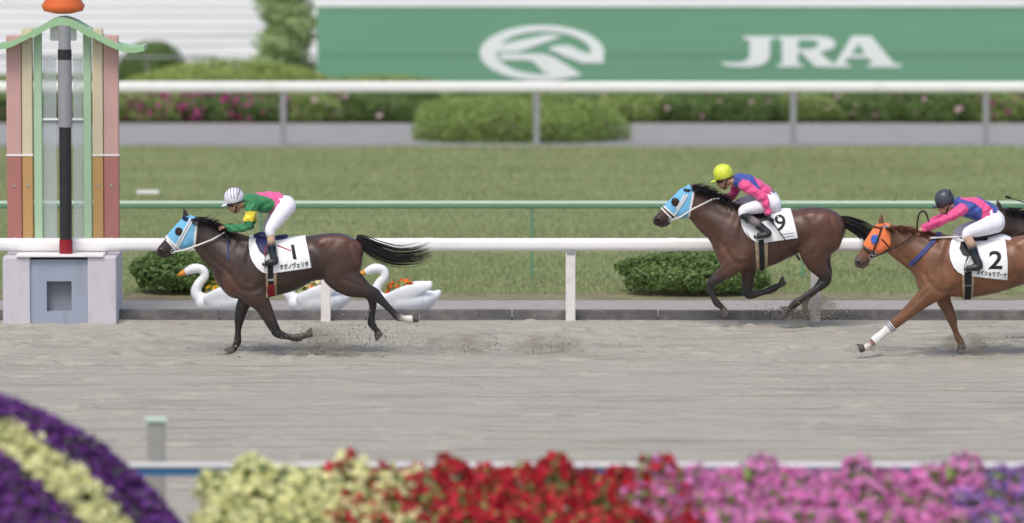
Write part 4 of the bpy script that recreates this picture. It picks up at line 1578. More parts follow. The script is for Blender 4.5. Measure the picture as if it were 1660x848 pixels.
Y2 = ground_y(531)
H2 = dict(Y=Y2, cx=1255, map=(lambda x: 1160 + (x - 357) * .892, lambda y: y - 45), lines=[([(1318, 410), (1334, 438)], 3, -.008), ([(1186, 428), (1162, 449)], 3, -.006)], **BAY2, hair=M['hair_black'],
    label='bay racehorse number 9 in a blue hood, galloping second along the rail',
    torso=[(1193, 383, 38, .2), (1211, 388, 47.5, .25), (1236, 388.5, 45, .275), (1262, 381, 41, .28), (1290, 375, 35.5, .265), (1315, 371, 35.5, .26), (1338, 371, 32.5, .245), (1351, 374, 17, .17)],
    pect=[(1175, 396, 20, .13), (1186, 417, 22, .19)],
    neck=[(1122, 328, 21, .072), (1138, 338, 26.5, .085), (1160, 354, 33, .115), (1184, 368, 38, .18)],
    head=[(1113, 320, 15.5, .08), (1104, 330, 16, .088), (1093, 339, 14.5, .068), (1080, 348, 11.5, .054), (1070, 356, 9.6, .052), (1066.5, 358.5, 8.2, .045)],
    jowl=[(1112, 336, 14, .085), (1105, 342, 11.5, .08)],
    chin=[(1080, 361.5, 5.3, .034), (1072, 365, 4.3, .034)],
    ear=[(1113, 309, .048, 4.4, .024), (1119, 303.5, .052, 3.6, .018), (1127, 298, .055, 1.2, .006)],
    buttock=[(1352, 369, .09, 14, .1), (1348, 392, .11, 14, .09)],
    mouth=((1064, 363), (1081, 357.5)), nostril=(1065.5, 355), eye=(1094, 328),
    fn=[(1203, 405, .17, 22, .09, 'c'), (1192, 422, .18, 18, .078, 'c'), (1180, 435, .17, 13.2, .062, 'c'), (1166, 446, .16, 9.8, .048, 'x'), (1153, 457, .15, 8, .042, 'd'), (1150.5, 465, .15, 6.6, .036, 'd'), (1155, 479, .15, 4.9, .027, 'd'), (1162, 490, .15, 6.1, .034, 'd'), (1168, 495, .15, 4.7, .03, 'd'), (1172, 499, .15, 6, .042, 'h'), (1177, 504, .15, 7.3, .048, 'h')],
    ff=[(1215, 412, .16, 20, .088, 'c'), (1214, 440, .17, 13, .062, 'c'), (1213, 458, .165, 10, .048, 'x'), (1212, 474, .16, 8, .042, 'd'), (1217, 480.5, .16, 6.8, .037, 'd'), (1235, 477, .16, 4.8, .027, 'd'), (1253, 470.5, .16, 6, .034, 'd'), (1262, 465.5, .16, 4.7, .03, 'd'), (1267, 463, .16, 6.2, .042, 'h'), (1274, 460, .16, 7.2, .048, 'h')],
    hn=[(1333, 384, .13, 30, .12, 'c'), (1319, 402, .16, 24.5, .1, 'c'), (1321, 421, .155, 18, .08, 'c'), (1330, 437, .15, 12, .056, 'x'), (1338.5, 448.5, .14, 9.4, .043, 'd'), (1334, 458.5, .14, 7.8, .037, 'd'), (1317, 471, .14, 5.8, .03, 'd'), (1299, 483, .14, 5.2, .029, 'd'), (1290, 489.5, .14, 6.6, .035, 'd'), (1282, 496, .14, 5, .031, 'd'), (1277, 500, .14, 6.2, .043, 'h'), (1269, 507, .14, 7.6, .05, 'h')],
    hf=[(1336, 388, .13, 27, .115, 'c'), (1330, 408, .15, 20, .09, 'c'), (1334, 428, .15, 14, .065, 'c'), (1341, 445, .14, 9.6, .045, 'x'), (1336, 455, .14, 8, .039, 'd'), (1323, 471, .14, 5.7, .03, 'd'), (1311, 484, .14, 5.2, .029, 'd'), (1306, 491, .14, 6.5, .035, 'd'), (1306, 498, .14, 4.9, .031, 'd'), (1307, 502, .14, 6.3, .043, 'h'), (1309, 508, .14, 7.4, .05, 'h')],
    scap=[(1203, 357, .13, 16, .07, 'c'), (1191, 383, .17, 17, .06, 'c'), (1181, 405, .16, 14, .06, 'c'), (1199, 417, .19, 15, .06, 'c')],
    thigh=[(1318, 358, .17, 18, .08, 'c'), (1338, 360, .15, 16, .09, 'c'), (1340, 385, .15, 19, .085, 'c')],
    tail=([(1361, 356), (1378, 362), (1396, 371), (1408, 383), (1406, 396), (1397, 404)], (4, 7, 10, 9, 7), 200, 33),
    mane=([(1121, 304), (1138, 306), (1155, 314), (1172, 325), (1192, 336)], 640, (10, 26), 34, 1.1, 0.7, -0.03))

Y3 = ground_y(578)
D3 = 1130
H3 = dict(Y=Y3, cx=1590, map=(lambda x: x + 1128, lambda y: y + 2), lines=[([(1506, 470), (1462, 511)], 3, -.007)], **CHES, hair=M['hair_chestnut'],
    label='chestnut racehorse number 2 in an orange hood, cut by the right edge',
    torso=[(1522, 424, 41, .21), (1541, 431, 48, .26), (1570, 435, 47.5, .285), (1605, 432, 44.5, .3), (1640, 425, 40.5, .29), (1670, 419, 38, .275), (1688, 416, 34, .26), (1700, 413, 22, .18)],
    pect=[(1500, 431, 20, .13), (1508, 456, 23, .2)],
    neck=[(1440, 385, 21.5, .072), (1460, 393, 27, .085), (1485, 404, 34, .115), (1514, 417, 40, .18)],
    head=[(1431, 378, 16, .08), (1424, 389, 16.5, .088), (1414, 401, 14.5, .068), (1404, 413, 11.8, .054), (1396, 422, 10, .052), (1393, 426, 8.5, .045)],
    jowl=[(1433, 393, 14, .085), (1426, 400, 11.5, .08)],
    chin=[(1404, 426.5, 5.5, .034), (1398, 431.5, 4.5, .034)],
    ear=[(1429, 366, .048, 4.8, .024), (1428.5, 358, .052, 4.2, .02), (1429.5, 347, .052, 1.4, .007)],
    buttock=[(572 + D3, 407, .09, 16, .1), (572 + D3, 433, .11, 15, .09)],
    mouth=((1392, 431.5), (1406, 422.5)), nostril=(1390, 424), eye=(1416, 385),
    fn=[(1530, 446, .165, 25, .1, 'c'), (1514, 466, .185, 19.5, .08, 'c'), (1497, 481, .175, 15, .066, 'c'), (1480, 496, .165, 12, .056, 'c'), (1463, 511, .155, 9.6, .047, 'c'), (1450, 522, .15, 8.6, .043, 'c'), (1443, 528, .15, 7, .038, 'c'), (1430, 539, .15, 5.4, .029, 'c'), (1417, 550, .15, 6.4, .035, 'c'), (1411, 556, .15, 4.9, .03, 'c'), (1406, 559.5, .15, 6, .042, 'w'), (1400, 562.5, .15, 7.4, .048, 'h')],
    ff=[(1540, 452, .16, 22, .09, 'c'), (1530, 482, .17, 13, .062, 'c'), (1538, 503, .165, 10, .048, 'c'), (1545, 520, .16, 8.2, .043, 'c'), (1548, 531, .16, 5.8, .032, 'c'), (1552, 543, .16, 5, .028, 'c'), (1556, 552, .16, 6.2, .034, 'c'), (1560, 557, .16, 5, .031, 'c'), (1561, 560, .16, 6.4, .042, 'h'), (1563, 564, .16, 7.4, .048, 'h')],
    hn=[(a + D3, b + 3, c, d_, e, 'c' if k == 'x' else 'd' if k == 'd' else k) for a, b, c, d_, e, k in H1['hn']],
    hf=[(a + D3, b + 3, c, d_, e, k) for a, b, c, d_, e, k in H1['hf']],
    scap=[(1533, 400, .13, 17, .07, 'c'), (1518, 424, .17, 18, .06, 'c'), (1506, 446, .16, 15, .06, 'c'), (1526, 456, .19, 17, .06, 'c')],
    thigh=[(530 + D3, 403, .17, 20, .08, 'c'), (555 + D3, 401, .15, 17, .09, 'c'), (564 + D3, 425, .15, 20, .085, 'c')],
    tail=([(577 + D3, 390), (592 + D3, 397), (612 + D3, 408), (640 + D3, 418), (672 + D3, 417), (702 + D3, 408)], (4, 7, 11, 12, 13), 120, 35),
    mane=([(1432, 366), (1450, 365), (1470, 367), (1492, 373), (1515, 381)], 480, (7, 20), 36, 0.55, 1.0, -0.03))

R1, S1, B1 = build_horse(H1)
R2, S2, B2 = build_horse(H2)
R3, S3, B3 = build_horse(H3)


def bit_ring(px, py, y, Y, parent):
    p = at(px, py, Y)
    for sg_ in (-1, 1):
        mb = MB()
        c = [(p.x + 0.026 * math.cos(a), Y + sg_ * y, p.z + 0.026 * math.sin(a)) for a in np.linspace(0, 2 * math.pi, 13)]
        mb.tube(c, 0.0055, 6, cap=False)
        mb.build('bit_ring', M['steel'], parent, smooth=True)


def rein(pts, r, m, Y, parent):
    for sg_ in (-1, 1):
        mb = MB()
        mb.tube([(at(a, b, Y).x, Y + sg_ * y, at(a, b, Y).z) for a, b, y in pts], r, 6)
        mb.build('rein', m, parent, smooth=True)


def saddle(S, root, Y, seat, m, flap, stirrup, leather):
    s_ = 1.0 / scale_at(Y)
    sd = SDF()
    sd.chain([(at(a, b, Y).x, Y, at(a, b, Y).z, r * s_, rl, 1, 1, 1) for a, b, r, rl in seat], 0.01, 3)
    o = link('saddle', sd.mesh('saddle', 0.012), m, root)
    S.wrap('flap', flap, 0.026, m, o, thick=0.008)
    sx, sy, y = stirrup
    p = at(sx, sy, Y)
    for sg_ in (-1, 1):
        mb = MB()
        c = [(p.x, Y + sg_ * y - 0.055, p.z), (p.x, Y + sg_ * y + 0.055, p.z), (p.x - .01, Y + sg_ * y + 0.055, p.z + 0.05), (p.x, Y + sg_ * y + 0.02, p.z + 0.115), (p.x, Y + sg_ * y - 0.02, p.z + 0.115), (p.x - .01, Y + sg_ * y - 0.055, p.z + 0.05), (p.x, Y + sg_ * y - 0.055, p.z)]
        mb.tube(c, 0.009, 6)
        q = at(leather[0], leather[1], Y)
        mb2 = MB()
        mb2.tube([(p.x, Y + sg_ * y, p.z + 0.115), (q.x, Y + sg_ * 0.31, q.z)], 0.009, 6)
        mb.build('stirrup', M['steel'], o, smooth=True)
        mb2.build('stirrup_leather', M['crimson'] if S is S1 else M['black'], o, smooth=True)
    return o


# ---- tack of horse 1
hood = S1.wrap('hood', [(266.5, 380.5), (291, 404), (301, 407), (317.5, 399), (322, 352), (314, 349.5), (290, 350)], 0.007, M['bluehood'], R1)
S1.wrap('hood_trim', [(317.5, 399), (322, 352), (318.5, 350), (313, 402)], 0.0115, M['strap_white'], hood)
S1.strip('hood_trim', (266.5, 380.5), (292, 405), 4, 0.0115, M['strap_white'], hood)
S1.sides('eye_opening', circ((290.5, 374.5), 6.6, 12, 7.2), 0.0115, M['strap_dark'], hood)
S1.strip2('brow_patch', (296, 351), (305, 356), 7, 0.0115, M['navy'], hood)
br = S1.strip('bridle', (314, 354), (288, 402), 2.8, 0.018, M['strap_white'], R1)
S1.strip2('cheek_strap', (310, 353), (284, 401), 2.4, 0.018, M['strap_white'], br)
S1.strip('noseband', (270, 388), (288, 408), 2.6, 0.016, M['strap_white'], br)
S1.strip2('chin_strap', (288, 402), (277, 414), 2.2, 0.014, M['strap_dark'], br)
bit_ring(281, 407, 0.064, Y1, br)
rein([(281, 408, .068), (300, 404, .115), (322, 396, .125), (345, 387, .135), (366, 375, .125)], 0.0105, M['strap_white'], Y1, R1)
S1.strip('rein_end', (369, 380), (371.5, 420), 2.4, 0.012, M['bluestrap'], R1, yr=(-1, 0))
cl1 = S1.wrap('saddle_cloth', [(405, 365), (404.5, 399), (406.5, 410), (411, 421), (418, 431), (426, 437.5), (436, 440.5), (506, 431), (502, 408), (491, 365)], 0.013, M['cloth'], R1, thick=0.006)
bv1 = BVHTree.FromPolygons(*S1.last)
OFFP = 0.010
print_on(bv1, 'I', (477, 417), (5.5, 0), (-5, -25), Y1, M['print'], cl1, 'number', 0.0, OFFP)
print_on(bv1, 'タガノヴェリタ', (455.5, 433.5), (46, -5.5), (-0.8, -8.6), Y1, M['print'], cl1, 'name_print', 0.0, OFFP, 0.05)
S1.strip('red_stripe', (450, 395.5), (473, 403.5), 1.9, 0.0195, M['crimson'], cl1, yr=(-1, 0))
gi = S1.wrap('girth', [(432, 426), (450, 424), (449.5, 479), (433, 480)], 0.008, M['beige'], R1, yr=(-.31, .31))
S1.wrap('girth_webbing', [(435.5, 426), (444.5, 425), (445, 479), (436.5, 480)], 0.021, M['girth'], gi, yr=(-.31, .31))
S1.wrap('girth_band', [(435, 459), (446, 458), (446.5, 477), (436, 478)], 0.026, M['crimson'], gi, yr=(-.31, .31))
S1.wrap('buckle', [(436, 449), (445, 448.5), (445, 452), (436, 452.5)], 0.027, M['steel'], gi, yr=(-.31, .31))
saddle(S1, R1, Y1, [(415, 384, 5, .09), (425, 381.5, 6, .12), (440, 386, 4, .13), (456, 385, 4.5, .12), (464, 383, 3.5, .09)], M['navy'], [(415, 390), (418, 379), (436, 379), (437, 407), (431, 411), (422, 404)], (432, 429, .365), (433, 396))

# ---- tack of horse 2
hood = S2.wrap('hood', [(1075.5, 333.5), (1098, 353.5), (1107, 354.5), (1118.5, 350), (1126, 310), (1116, 298), (1100, 298)], 0.007, M['bluehood'], R2)
S2.wrap('hood_trim', [(1118.5, 350), (1126, 310), (1123, 308), (1114.5, 353)], 0.0115, M['strap_white'], hood)
S2.strip('hood_trim', (1075.5, 333.5), (1097, 353), 2.6, 0.0115, M['strap_white'], hood)
S2.sides('eye_opening', circ((1094.5, 327), 6.8, 12, 7.4), 0.0115, M['strap_dark'], hood)
S2.strip2('ear_cover', (1108, 307), (1118, 309), 5, 0.0115, M['black'], hood)
br = S2.strip('bridle', (1114, 315), (1092, 350), 2.8, 0.018, M['strap_white'], R2)
S2.strip('noseband', (1072, 337), (1091, 356), 2.6, 0.016, M['strap_white'], br)
S2.strip2('cheek_strap', (1110, 314), (1096, 338), 2.2, 0.017, M['strap_white'], br)
S2.strip2('chin_strap', (1098, 352), (1084, 363), 2.0, 0.014, M['strap_dark'], br)
bit_ring(1087, 356, 0.064, Y2, br)
rein([(1087, 357, .068), (1104, 350, .112), (1122, 338, .118), (1140, 329, .13), (1156, 321, .13), (1166, 321, .11)], 0.0105, M['strap_white'], Y2, R2)
cl2 = S2.wrap('saddle_cloth', [(1206, 330), (1199.5, 352), (1201, 364), (1206, 374), (1214, 383), (1222, 388.5), (1232, 391), (1291.5, 383), (1287, 362), (1279, 330)], 0.013, M['cloth'], R2, thick=0.006)
bv2 = BVHTree.FromPolygons(*S2.last)
S2.wrap('cloth_edge', [(1199.5, 352), (1201, 364), (1206, 374), (1214, 383), (1222, 388.5), (1218, 380), (1209, 371), (1204, 362)], 0.0195, M['beige'], cl2)
print_on(bv2, '9', (1256, 371), (17, 0), (-2, -25), Y2, M['print'], cl2, 'number', 0.012, OFFP)
S2.strip('fine_print', (1262, 378), (1286, 374.5), 1.6, 0.0195, M['greyband'], cl2, yr=(-1, 0))
S2.strip('fine_print', (1266, 382), (1287, 379), 1.6, 0.0195, M['greyband'], cl2, yr=(-1, 0))
gi = S2.wrap('girth', [(1222, 386), (1243, 384), (1243.5, 437), (1226, 438)], 0.008, M['beige'], R2, yr=(-.3, .3))
S2.wrap('girth_webbing', [(1228, 386), (1236.5, 385), (1239, 437), (1231, 438)], 0.021, M['girth'], gi, yr=(-.3, .3))
saddle(S2, R2, Y2, [(1206, 341, 5, .09), (1218, 341, 6, .12), (1234, 343, 4, .13), (1250, 341, 4.5, .12), (1258, 339, 3.5, .09)], M['black'], [(1203, 350), (1206, 340), (1246, 339), (1243, 354), (1216, 361), (1208, 359)], (1225, 385, .365), (1222, 356))

# ---- tack of horse 3
hood = S3.wrap('hood', [(1398.5, 398), (1414, 406), (1429, 415), (1443, 403), (1442.5, 362.5), (1436, 361), (1416, 363)], 0.007, M['orangehood'], R3)
S3.strip2('hood_band', (1432, 366), (1443, 369), 5, 0.0115, M['greyband'], hood)
S3.strip2('hood_band', (1421, 372), (1405, 402), 5, 0.0105, M['greyband'], hood)
S3.sides('eye_cup', circ((1417.5, 387), 6.6, 12, 8.0), 0.024, M['bluecup'], hood, thick=0.012)
br = S3.strip('bridle', (1429, 366), (1414, 409), 2.6, 0.030, M['strap_dark'], R3)
S3.strip('brow_band', (1413, 366), (1430, 370), 2.4, 0.018, M['strap_dark'], br)
S3.strip2('cheek_strap', (1428, 386), (1442, 401), 2.0, 0.018, M['strap_dark'], br)
S3.strip2('throat_lash', (1443, 401), (1429, 412), 2.0, 0.018, M['strap_dark'], br)
S3.strip('noseband', (1400, 402), (1418, 416), 2.6, 0.016, M['strap_dark'], br)
bit_ring(1412, 415.5, 0.064, Y3, br)
bit_ring(1416, 411, 0.07, Y3, br)
rein([(1412, 417, .068), (1432, 409, .112), (1455, 397, .125), (1470, 388, .13), (1486, 373, .12)], 0.0085, M['strap_dark'], Y3, R3)
mb = MB()
mb.tube([(at(a, b, Y3).x, Y3 - 0.04, at(a, b, Y3).z) for a, b in catmull([(1486, 371), (1487, 358), (1490, 346), (1496, 342), (1501, 346), (1505, 358), (1508, 372)], 4)], 0.011, 6)
mb.build('rein_loop', M['strap_dark'], R3, smooth=True)
S3.strip('neck_strap', (1524, 376), (1474, 429), 6.5, 0.010, M['bluestrap'], R3, yr=(-.4, .4))
cl3 = S3.wrap('saddle_cloth', [(1549, 370), (1539, 392), (1536.5, 405), (1538, 418), (1543, 430), (1550, 438), (1560, 443), (1632, 451), (1630, 420), (1630, 370)], 0.013, M['cloth'], R3, thick=0.006)
bv3 = BVHTree.FromPolygons(*S3.last)
print_on(bv3, '2', (1599, 432.5), (22, 0), (1.5, -29), Y3, M['print'], cl3, 'number', 0.02, OFFP)
print_on(bv3, 'メイショウブーケ', (1580, 441.5), (49, 5), (0.3, -8.2), Y3, M['print'], cl3, 'name_print', 0.0, OFFP, 0.05)
sd = SDF()
s_ = 1 / scale_at(Y3)
sd.chain([(at(a, b, Y3).x, Y3, at(a, b, Y3).z, r * s_, rl, 1, 1, 1) for a, b, r, rl in [(1592, 391, 3, .1), (1612, 387, 5, .13), (1628, 386, 6, .13), (1645, 393, 2.5, .1)]], 0.01, 3)
link('under_pad', sd.mesh('under_pad', 0.012), M['cloth'], R3)
gi = S3.wrap('girth', [(1556, 438), (1576, 440), (1575.5, 487), (1560, 487)], 0.008, M['beige'], R3, yr=(-.31, .31))
S3.wrap('girth_webbing', [(1560, 436), (1572, 437), (1572.5, 487), (1563, 487)], 0.021, M['girth'], gi, yr=(-.31, .31))
S3.strip('girth_stitching', (1560, 460), (1573, 460), 0.9, 0.0265, M['greyband'], gi, yr=(-.31, .31))
saddle(S3, R3, Y3, [(1552, 387, 4, .09), (1562, 386, 6, .12), (1580, 389, 4, .13), (1598, 388, 4.5, .12)], M['black'], [(1553, 400), (1556, 390), (1572, 388), (1573, 408), (1566, 413), (1558, 410)], (1562, 436, .365), (1570, 404))
bd = S3.strip('leg_bandage', (1446, 525.5), (1415, 551.5), 20, 0.008, M['strap_white'], R3, yr=(-.3, 0))
for q in (0.06, 0.16):
    a = Vector((1446, 525.5)).lerp(Vector((1415, 551.5)), q)
    S3.strip('bandage_tape', (a.x + 0.9, a.y - 0.8), (a.x - 0.9, a.y + 0.8), 20, 0.0135, M['greyband'], bd, yr=(-.3, 0))

# ------------------------------------------------------------------ jockeys
SK = srgb(196, 150, 124)


def hand(sd, W, dv, col, grip=Vector((0, 0, -1)), side=1):
    dv = dv.normalized()
    n = grip - dv * grip.dot(dv)
    n.normalize()
    l_ = dv.cross(n).normalized()
    A = lambda p, r, c=col: (p.x, p.y, p.z, r, r, *c)
    for o_ in (-0.016, 0.016):
        sd.chain([A(W, 0.02), A(W + dv * 0.045 + l_ * o_, 0.021), A(W + dv * 0.08 + l_ * o_ * 1.25, 0.017)], 0.012, 2)
    for i, ln in enumerate((0.9, 1.0, 0.95, 0.78)):
        b = W + dv * 0.078 + l_ * ((i - 1.5) * 0.0205)
        p1 = b + (dv * 0.03 + n * 0.012) * ln
        p2 = p1 + (n * 0.03 - dv * 0.004) * ln
        p3 = p2 + (n * 0.006 - dv * 0.024) * ln
        sd.chain([A(b, 0.0105), A(p1, 0.0098), A(p2, 0.009), A(p3, 0.0078)], 0.003, 1)
    b = W + dv * 0.03 - l_ * 0.026 * side
    sd.chain([A(b, 0.0125), A(b + dv * 0.03 - l_ * 0.014 * side + n * 0.016, 0.0105), A(b + dv * 0.05 - l_ * 0.002 * side + n * 0.03, 0.0085)], 0.005, 2)


def inpoly(px, py, poly):
    r = np.zeros(len(px), bool)
    n = len(poly)
    for i in range(n):
        x0, y0 = poly[i]
        x1, y1 = poly[(i + 1) % n]
        if y0 == y1: continue
        c = ((y0 > py) != (y1 > py)) & (px < (x1 - x0) * (py - y0) / (y1 - y0) + x0)
        r ^= c
    return r


def build_jockey(J):
    Y = J['Y']
    s_ = 1.0 / scale_at(Y)
    hx, hy = J['helm']
    dx, dy = hx - 379.5, hy - 319.5

    def N(px, py, y, r, rl=None, c=SK, sh=0.0):
        p = at(px, py, Y)
        rr = max(r * s_ - sh, 0.016)
        return (p.x, Y + y, p.z, rr, (rl - sh if rl else rr), *c)
    hipw = at(J['hip'][0], J['hip'][1], Y)
    root = empty('person', (hipw.x, Y, hipw.z), J['label'], 'person')
    # ---- the body, one continuous skin
    sd = SDF()
    hd = lambda a, b: (a + dx, b + dy)
    sd.chain([N(*hd(381, 322), 0, 12.5, .078), N(*hd(380, 329), 0, 10.5, .07), N(*hd(379.5, 336), 0, 8.3, .058), N(*hd(382.5, 340), 0, 6.0, .045)], 0.02, 3)
    sd.chain([N(*hd(373.5, 333.5), 0, 1.8, .012), N(*hd(371.5, 337.5), 0, 2.3, .016)], 0.012, 2)
    lip = srgb(150, 92, 84)
    sd.chain([N(*hd(375.0, 341.0), -.012, 1.5, .012, lip), N(*hd(375.0, 341.0), .012, 1.5, .012, lip)], 0.006, 1)
    for sg_ in (-1, 1):
        sd.chain([N(*hd(385, 331), sg_ * .074, 3.6, .010), N(*hd(386, 335), sg_ * .07, 2.5, .008)], 0.006, 1)
        sd.chain([N(*hd(377.5, 331.5), sg_ * .055, 2.4, .016)], 0.01, 1)
    t0 = J['torso'][0]
    sd.chain([N(*hd(387, 331), 0, 7), N(t0[0] - 2, t0[1] + 1, 0, 7.5)], 0.03, 2)
    sd.chain([N(a, b, 0, r, rl, SK, .022) for a, b, r, rl in J['torso'] + J['seat']], 0.03, 3)
    for key in ('an', 'af'):
        sg_ = -1 if key == 'an' else 1
        A = J[key]
        sd.chain([N(a, b, sg_ * y, r, None, SK, .019) for a, b, y, r in A], 0.02, 3)
        e, wv_ = A[-2], A[-1]
        pe, pw = N(e[0], e[1], sg_ * e[2], 1), N(wv_[0], wv_[1], sg_ * wv_[2], 1)
        W = Vector(pw[:3])
        hand(sd, W, W - Vector(pe[:3]), J.get('glove_' + key, SK), Vector(J.get('grip_' + key, (0, 0, -1))), sg_)
    for sg_ in (-1, 1):
        o_ = (0, 0) if sg_ < 0 else J['foff']
        sd.chain([N(a + o_[0], b + o_[1], sg_ * y, r, None, SK, .010) for a, b, y, r in J['thigh'] + [q[:4] for q in J['boot']][:-2]], 0.02, 3)
    body = link('body', sd.mesh('body', 0.0068, 1, 0.006), M['skin'], root)
    SB = Surf(body.data, Y)
    SB.v += np.array(ORG[root])
    SB.px, SB.py = project(SB.v)
    for sg_ in (-1, 1):
        p = at(*hd(374.6, 331.5), Y)
        mb = MB()
        mb.lathe([(0.003, -0.011)] + [(0.011 * math.cos(a), 0.011 * math.sin(a)) for a in np.linspace(-1.2, 1.2, 5)] + [(0.003, 0.011)], (p.x, Y + sg_ * 0.032, p.z), 8)
        mb.build('eye', M['eye'], body, smooth=True)
    SB.wrap('goggles', [hd(367, 328.5), hd(379, 328.5), hd(379, 334.2), hd(367, 334.2)], 0.011, M['goggle'], root, thick=0.006)
    SB.strip('goggle_strap', hd(378, 330), hd(396, 325), 2.6, 0.009, M['black'], root)
    SB.strip('chin_strap', hd(388, 322), hd(381, 345), 2.2, 0.007, M['black'], root)
    # ---- jacket
    sd = SDF()
    B_, SL = J['jacket'], J['sleeve']
    sd.chain([N(a, b, 0, r, rl, B_) for a, b, r, rl in J['torso']], 0.02, 4)
    sd.chain([N(t0[0] - 3, t0[1] + 1.5, 0, 8.8, .075, B_), N(t0[0] + 4, t0[1] + 2, 0, 10, .1, B_)], 0.02, 2)
    for key in ('an', 'af'):
        sg_ = -1 if key == 'an' else 1
        sd.chain([N(a, b, sg_ * y, r, None, SL) for a, b, y, r in J[key]], 0.022, 4)
        q = J[key][-1]
        sd.chain([N(q[0], q[1], sg_ * q[2], q[3] * 1.08, None, SL)], 0.01, 1)
    me = sd.mesh('jacket', 0.0085, 1, 0.006)
    n = len(me.vertices)
    a = np.empty(n * 3, np.float32)
    me.vertices.foreach_get('co', a)
    a = a.reshape(-1, 3)
    # loose silk: small folds
    nn = np.empty(n * 3, np.float32)
    me.vertices.foreach_get('normal', nn)
    nn = nn.reshape(-1, 3)
    ww = np.sin(a[:, 0] * 55 + np.sin(a[:, 2] * 38) * 2 + a[:, 1] * 30) * 0.0055 + np.sin(a[:, 0] * 24 - a[:, 2] * 61 + a[:, 1] * 17) * 0.005
    a = a + nn * ww[:, None]
    me.vertices.foreach_set('co', a.astype(np.float32).ravel())
    pxa, pya = project(a.astype(float))
    ca = me.color_attributes['Col']
    cc = np.empty(n * 4, np.float32)
    ca.data.foreach_get('color', cc)
    cc = cc.reshape(-1, 4)
    isarm = np.zeros(n, bool)
    for key in ('an', 'af'):
        sg_ = -1 if key == 'an' else 1
        best = np.full(n, 9.0)
        for q0, q1 in zip(J[key][:-1], J[key][1:]):
            A_, B2_ = np.array(N(q0[0], q0[1], sg_ * q0[2], q0[3])), np.array(N(q1[0], q1[1], sg_ * q1[2], q1[3]))
            dd, _ = seg_d(a[:, 0].astype(float), a[:, 1].astype(float), a[:, 2].astype(float), A_, B2_)
            best = np.minimum(best, dd)
        isarm |= best < 0.012
    for poly, col, where in J['pattern']:
        sel = inpoly(pxa, pya, poly)
        sel &= isarm if where == 'arm' else ~isarm
        cc[sel, :3] = col
    ca.data.foreach_set('color', cc.ravel())
    me.update()
    link('jacket', me, M['cloth_col'], root)
    # ---- breeches
    wh = srgb(238, 236, 244)
    sd = SDF()
    sd.chain([N(a_, b_, 0, r, rl, wh) for a_, b_, r, rl in J['seat']], 0.02, 3)
    for sg_ in (-1, 1):
        o_ = (0, 0) if sg_ < 0 else J['foff']
        sd.chain([N(a_ + o_[0], b_ + o_[1], sg_ * y, r, None, wh) for a_, b_, y, r in J['thigh']], 0.03, 4)
    link('breeches', sd.mesh('breeches', 0.0085, 1), M['breeches'], root)
    # ---- boots
    for sg_ in (-1, 1):
        o_ = (0, 0) if sg_ < 0 else J['foff']
        sd = SDF()
        sd.chain([N(a_ + o_[0], b_ + o_[1], sg_ * y, r, None, srgb(196, 164, 136) if c == 't' else srgb(128, 118, 116) if c == 'g' else srgb(46, 46, 50)) for a_, b_, y, r, c in J['boot']], 0.01, 3)
        link('boot', sd.mesh('boot', 0.008, 1, 0.005), M['boots'], root)
    # ---- helmet
    sd = SDF()
    sd.chain([N(hx, hy + 0.6, 0, 16.2, .104)], 0.01, 1)
    me = sd.mesh('helmet', 0.010, 3)
    bm = bmesh.new()
    bm.from_mesh(me)
    c0, c1 = at(*hd(362, 334), Y), at(*hd(398, 323.5), Y)
    e = c1 - c0
    nv = Vector((e.z, 0, -e.x)).normalized()
    if nv.z > 0: nv = -nv
    bmesh.ops.bisect_plane(bm, geom=bm.verts[:] + bm.edges[:] + bm.faces[:], plane_co=c0, plane_no=nv, clear_outer=True)
    bm.to_mesh(me)
    bm.free()
    hm = link('helmet', me, M[J['helmet']], root)
    so_ = hm.modifiers.new('thickness', 'SOLIDIFY')
    so_.thickness = 0.012
    so_.offset = -1
    sd = SDF()
    sd.chain([N(*hd(366.5, 332.4), 0, 1.3, .085), N(*hd(361.5, 333.8), 0, 1.0, .055)], 0.01, 2)
    link('peak', sd.mesh('peak', 0.006, 1), M[J.get('peak', J['helmet'])], hm)
    p = at(hx, hy + 0.6, Y)
    for xo in J.get('stripes', ()):
        r, rl_ = 16.5 * s_, .1065
        k = math.sqrt(max(0, 1 - (xo / r) ** 2))
        mb = MB()
        pts = []
        for a_ in np.linspace(-1.62, 1.62, 18):
            zz = math.cos(a_) * r * k
            pts.append((p.x + xo + 0.012 * (1 - math.cos(a_)), Y + rl_ * k * math.sin(a_), p.z + zz))
        mb.tube(pts, 0.0045, 5)
        mb.build('helmet_stripe', M['helm_stripe'], hm, smooth=True)
    # dark band round the back of the cap
    pts = []
    for a_ in np.linspace(-1.25, 1.25, 13):
        pts.append((p.x + 6.5 * s_ + 0.02 * math.cos(a_), Y + 0.1 * math.sin(a_), p.z + 0.108 * math.cos(a_)))
    mb = MB()
    mb.tube(pts, 0.006, 5)
    mb.build('cap_band', M[J.get('band', 'helm_stripe')], hm, smooth=True)
    return root


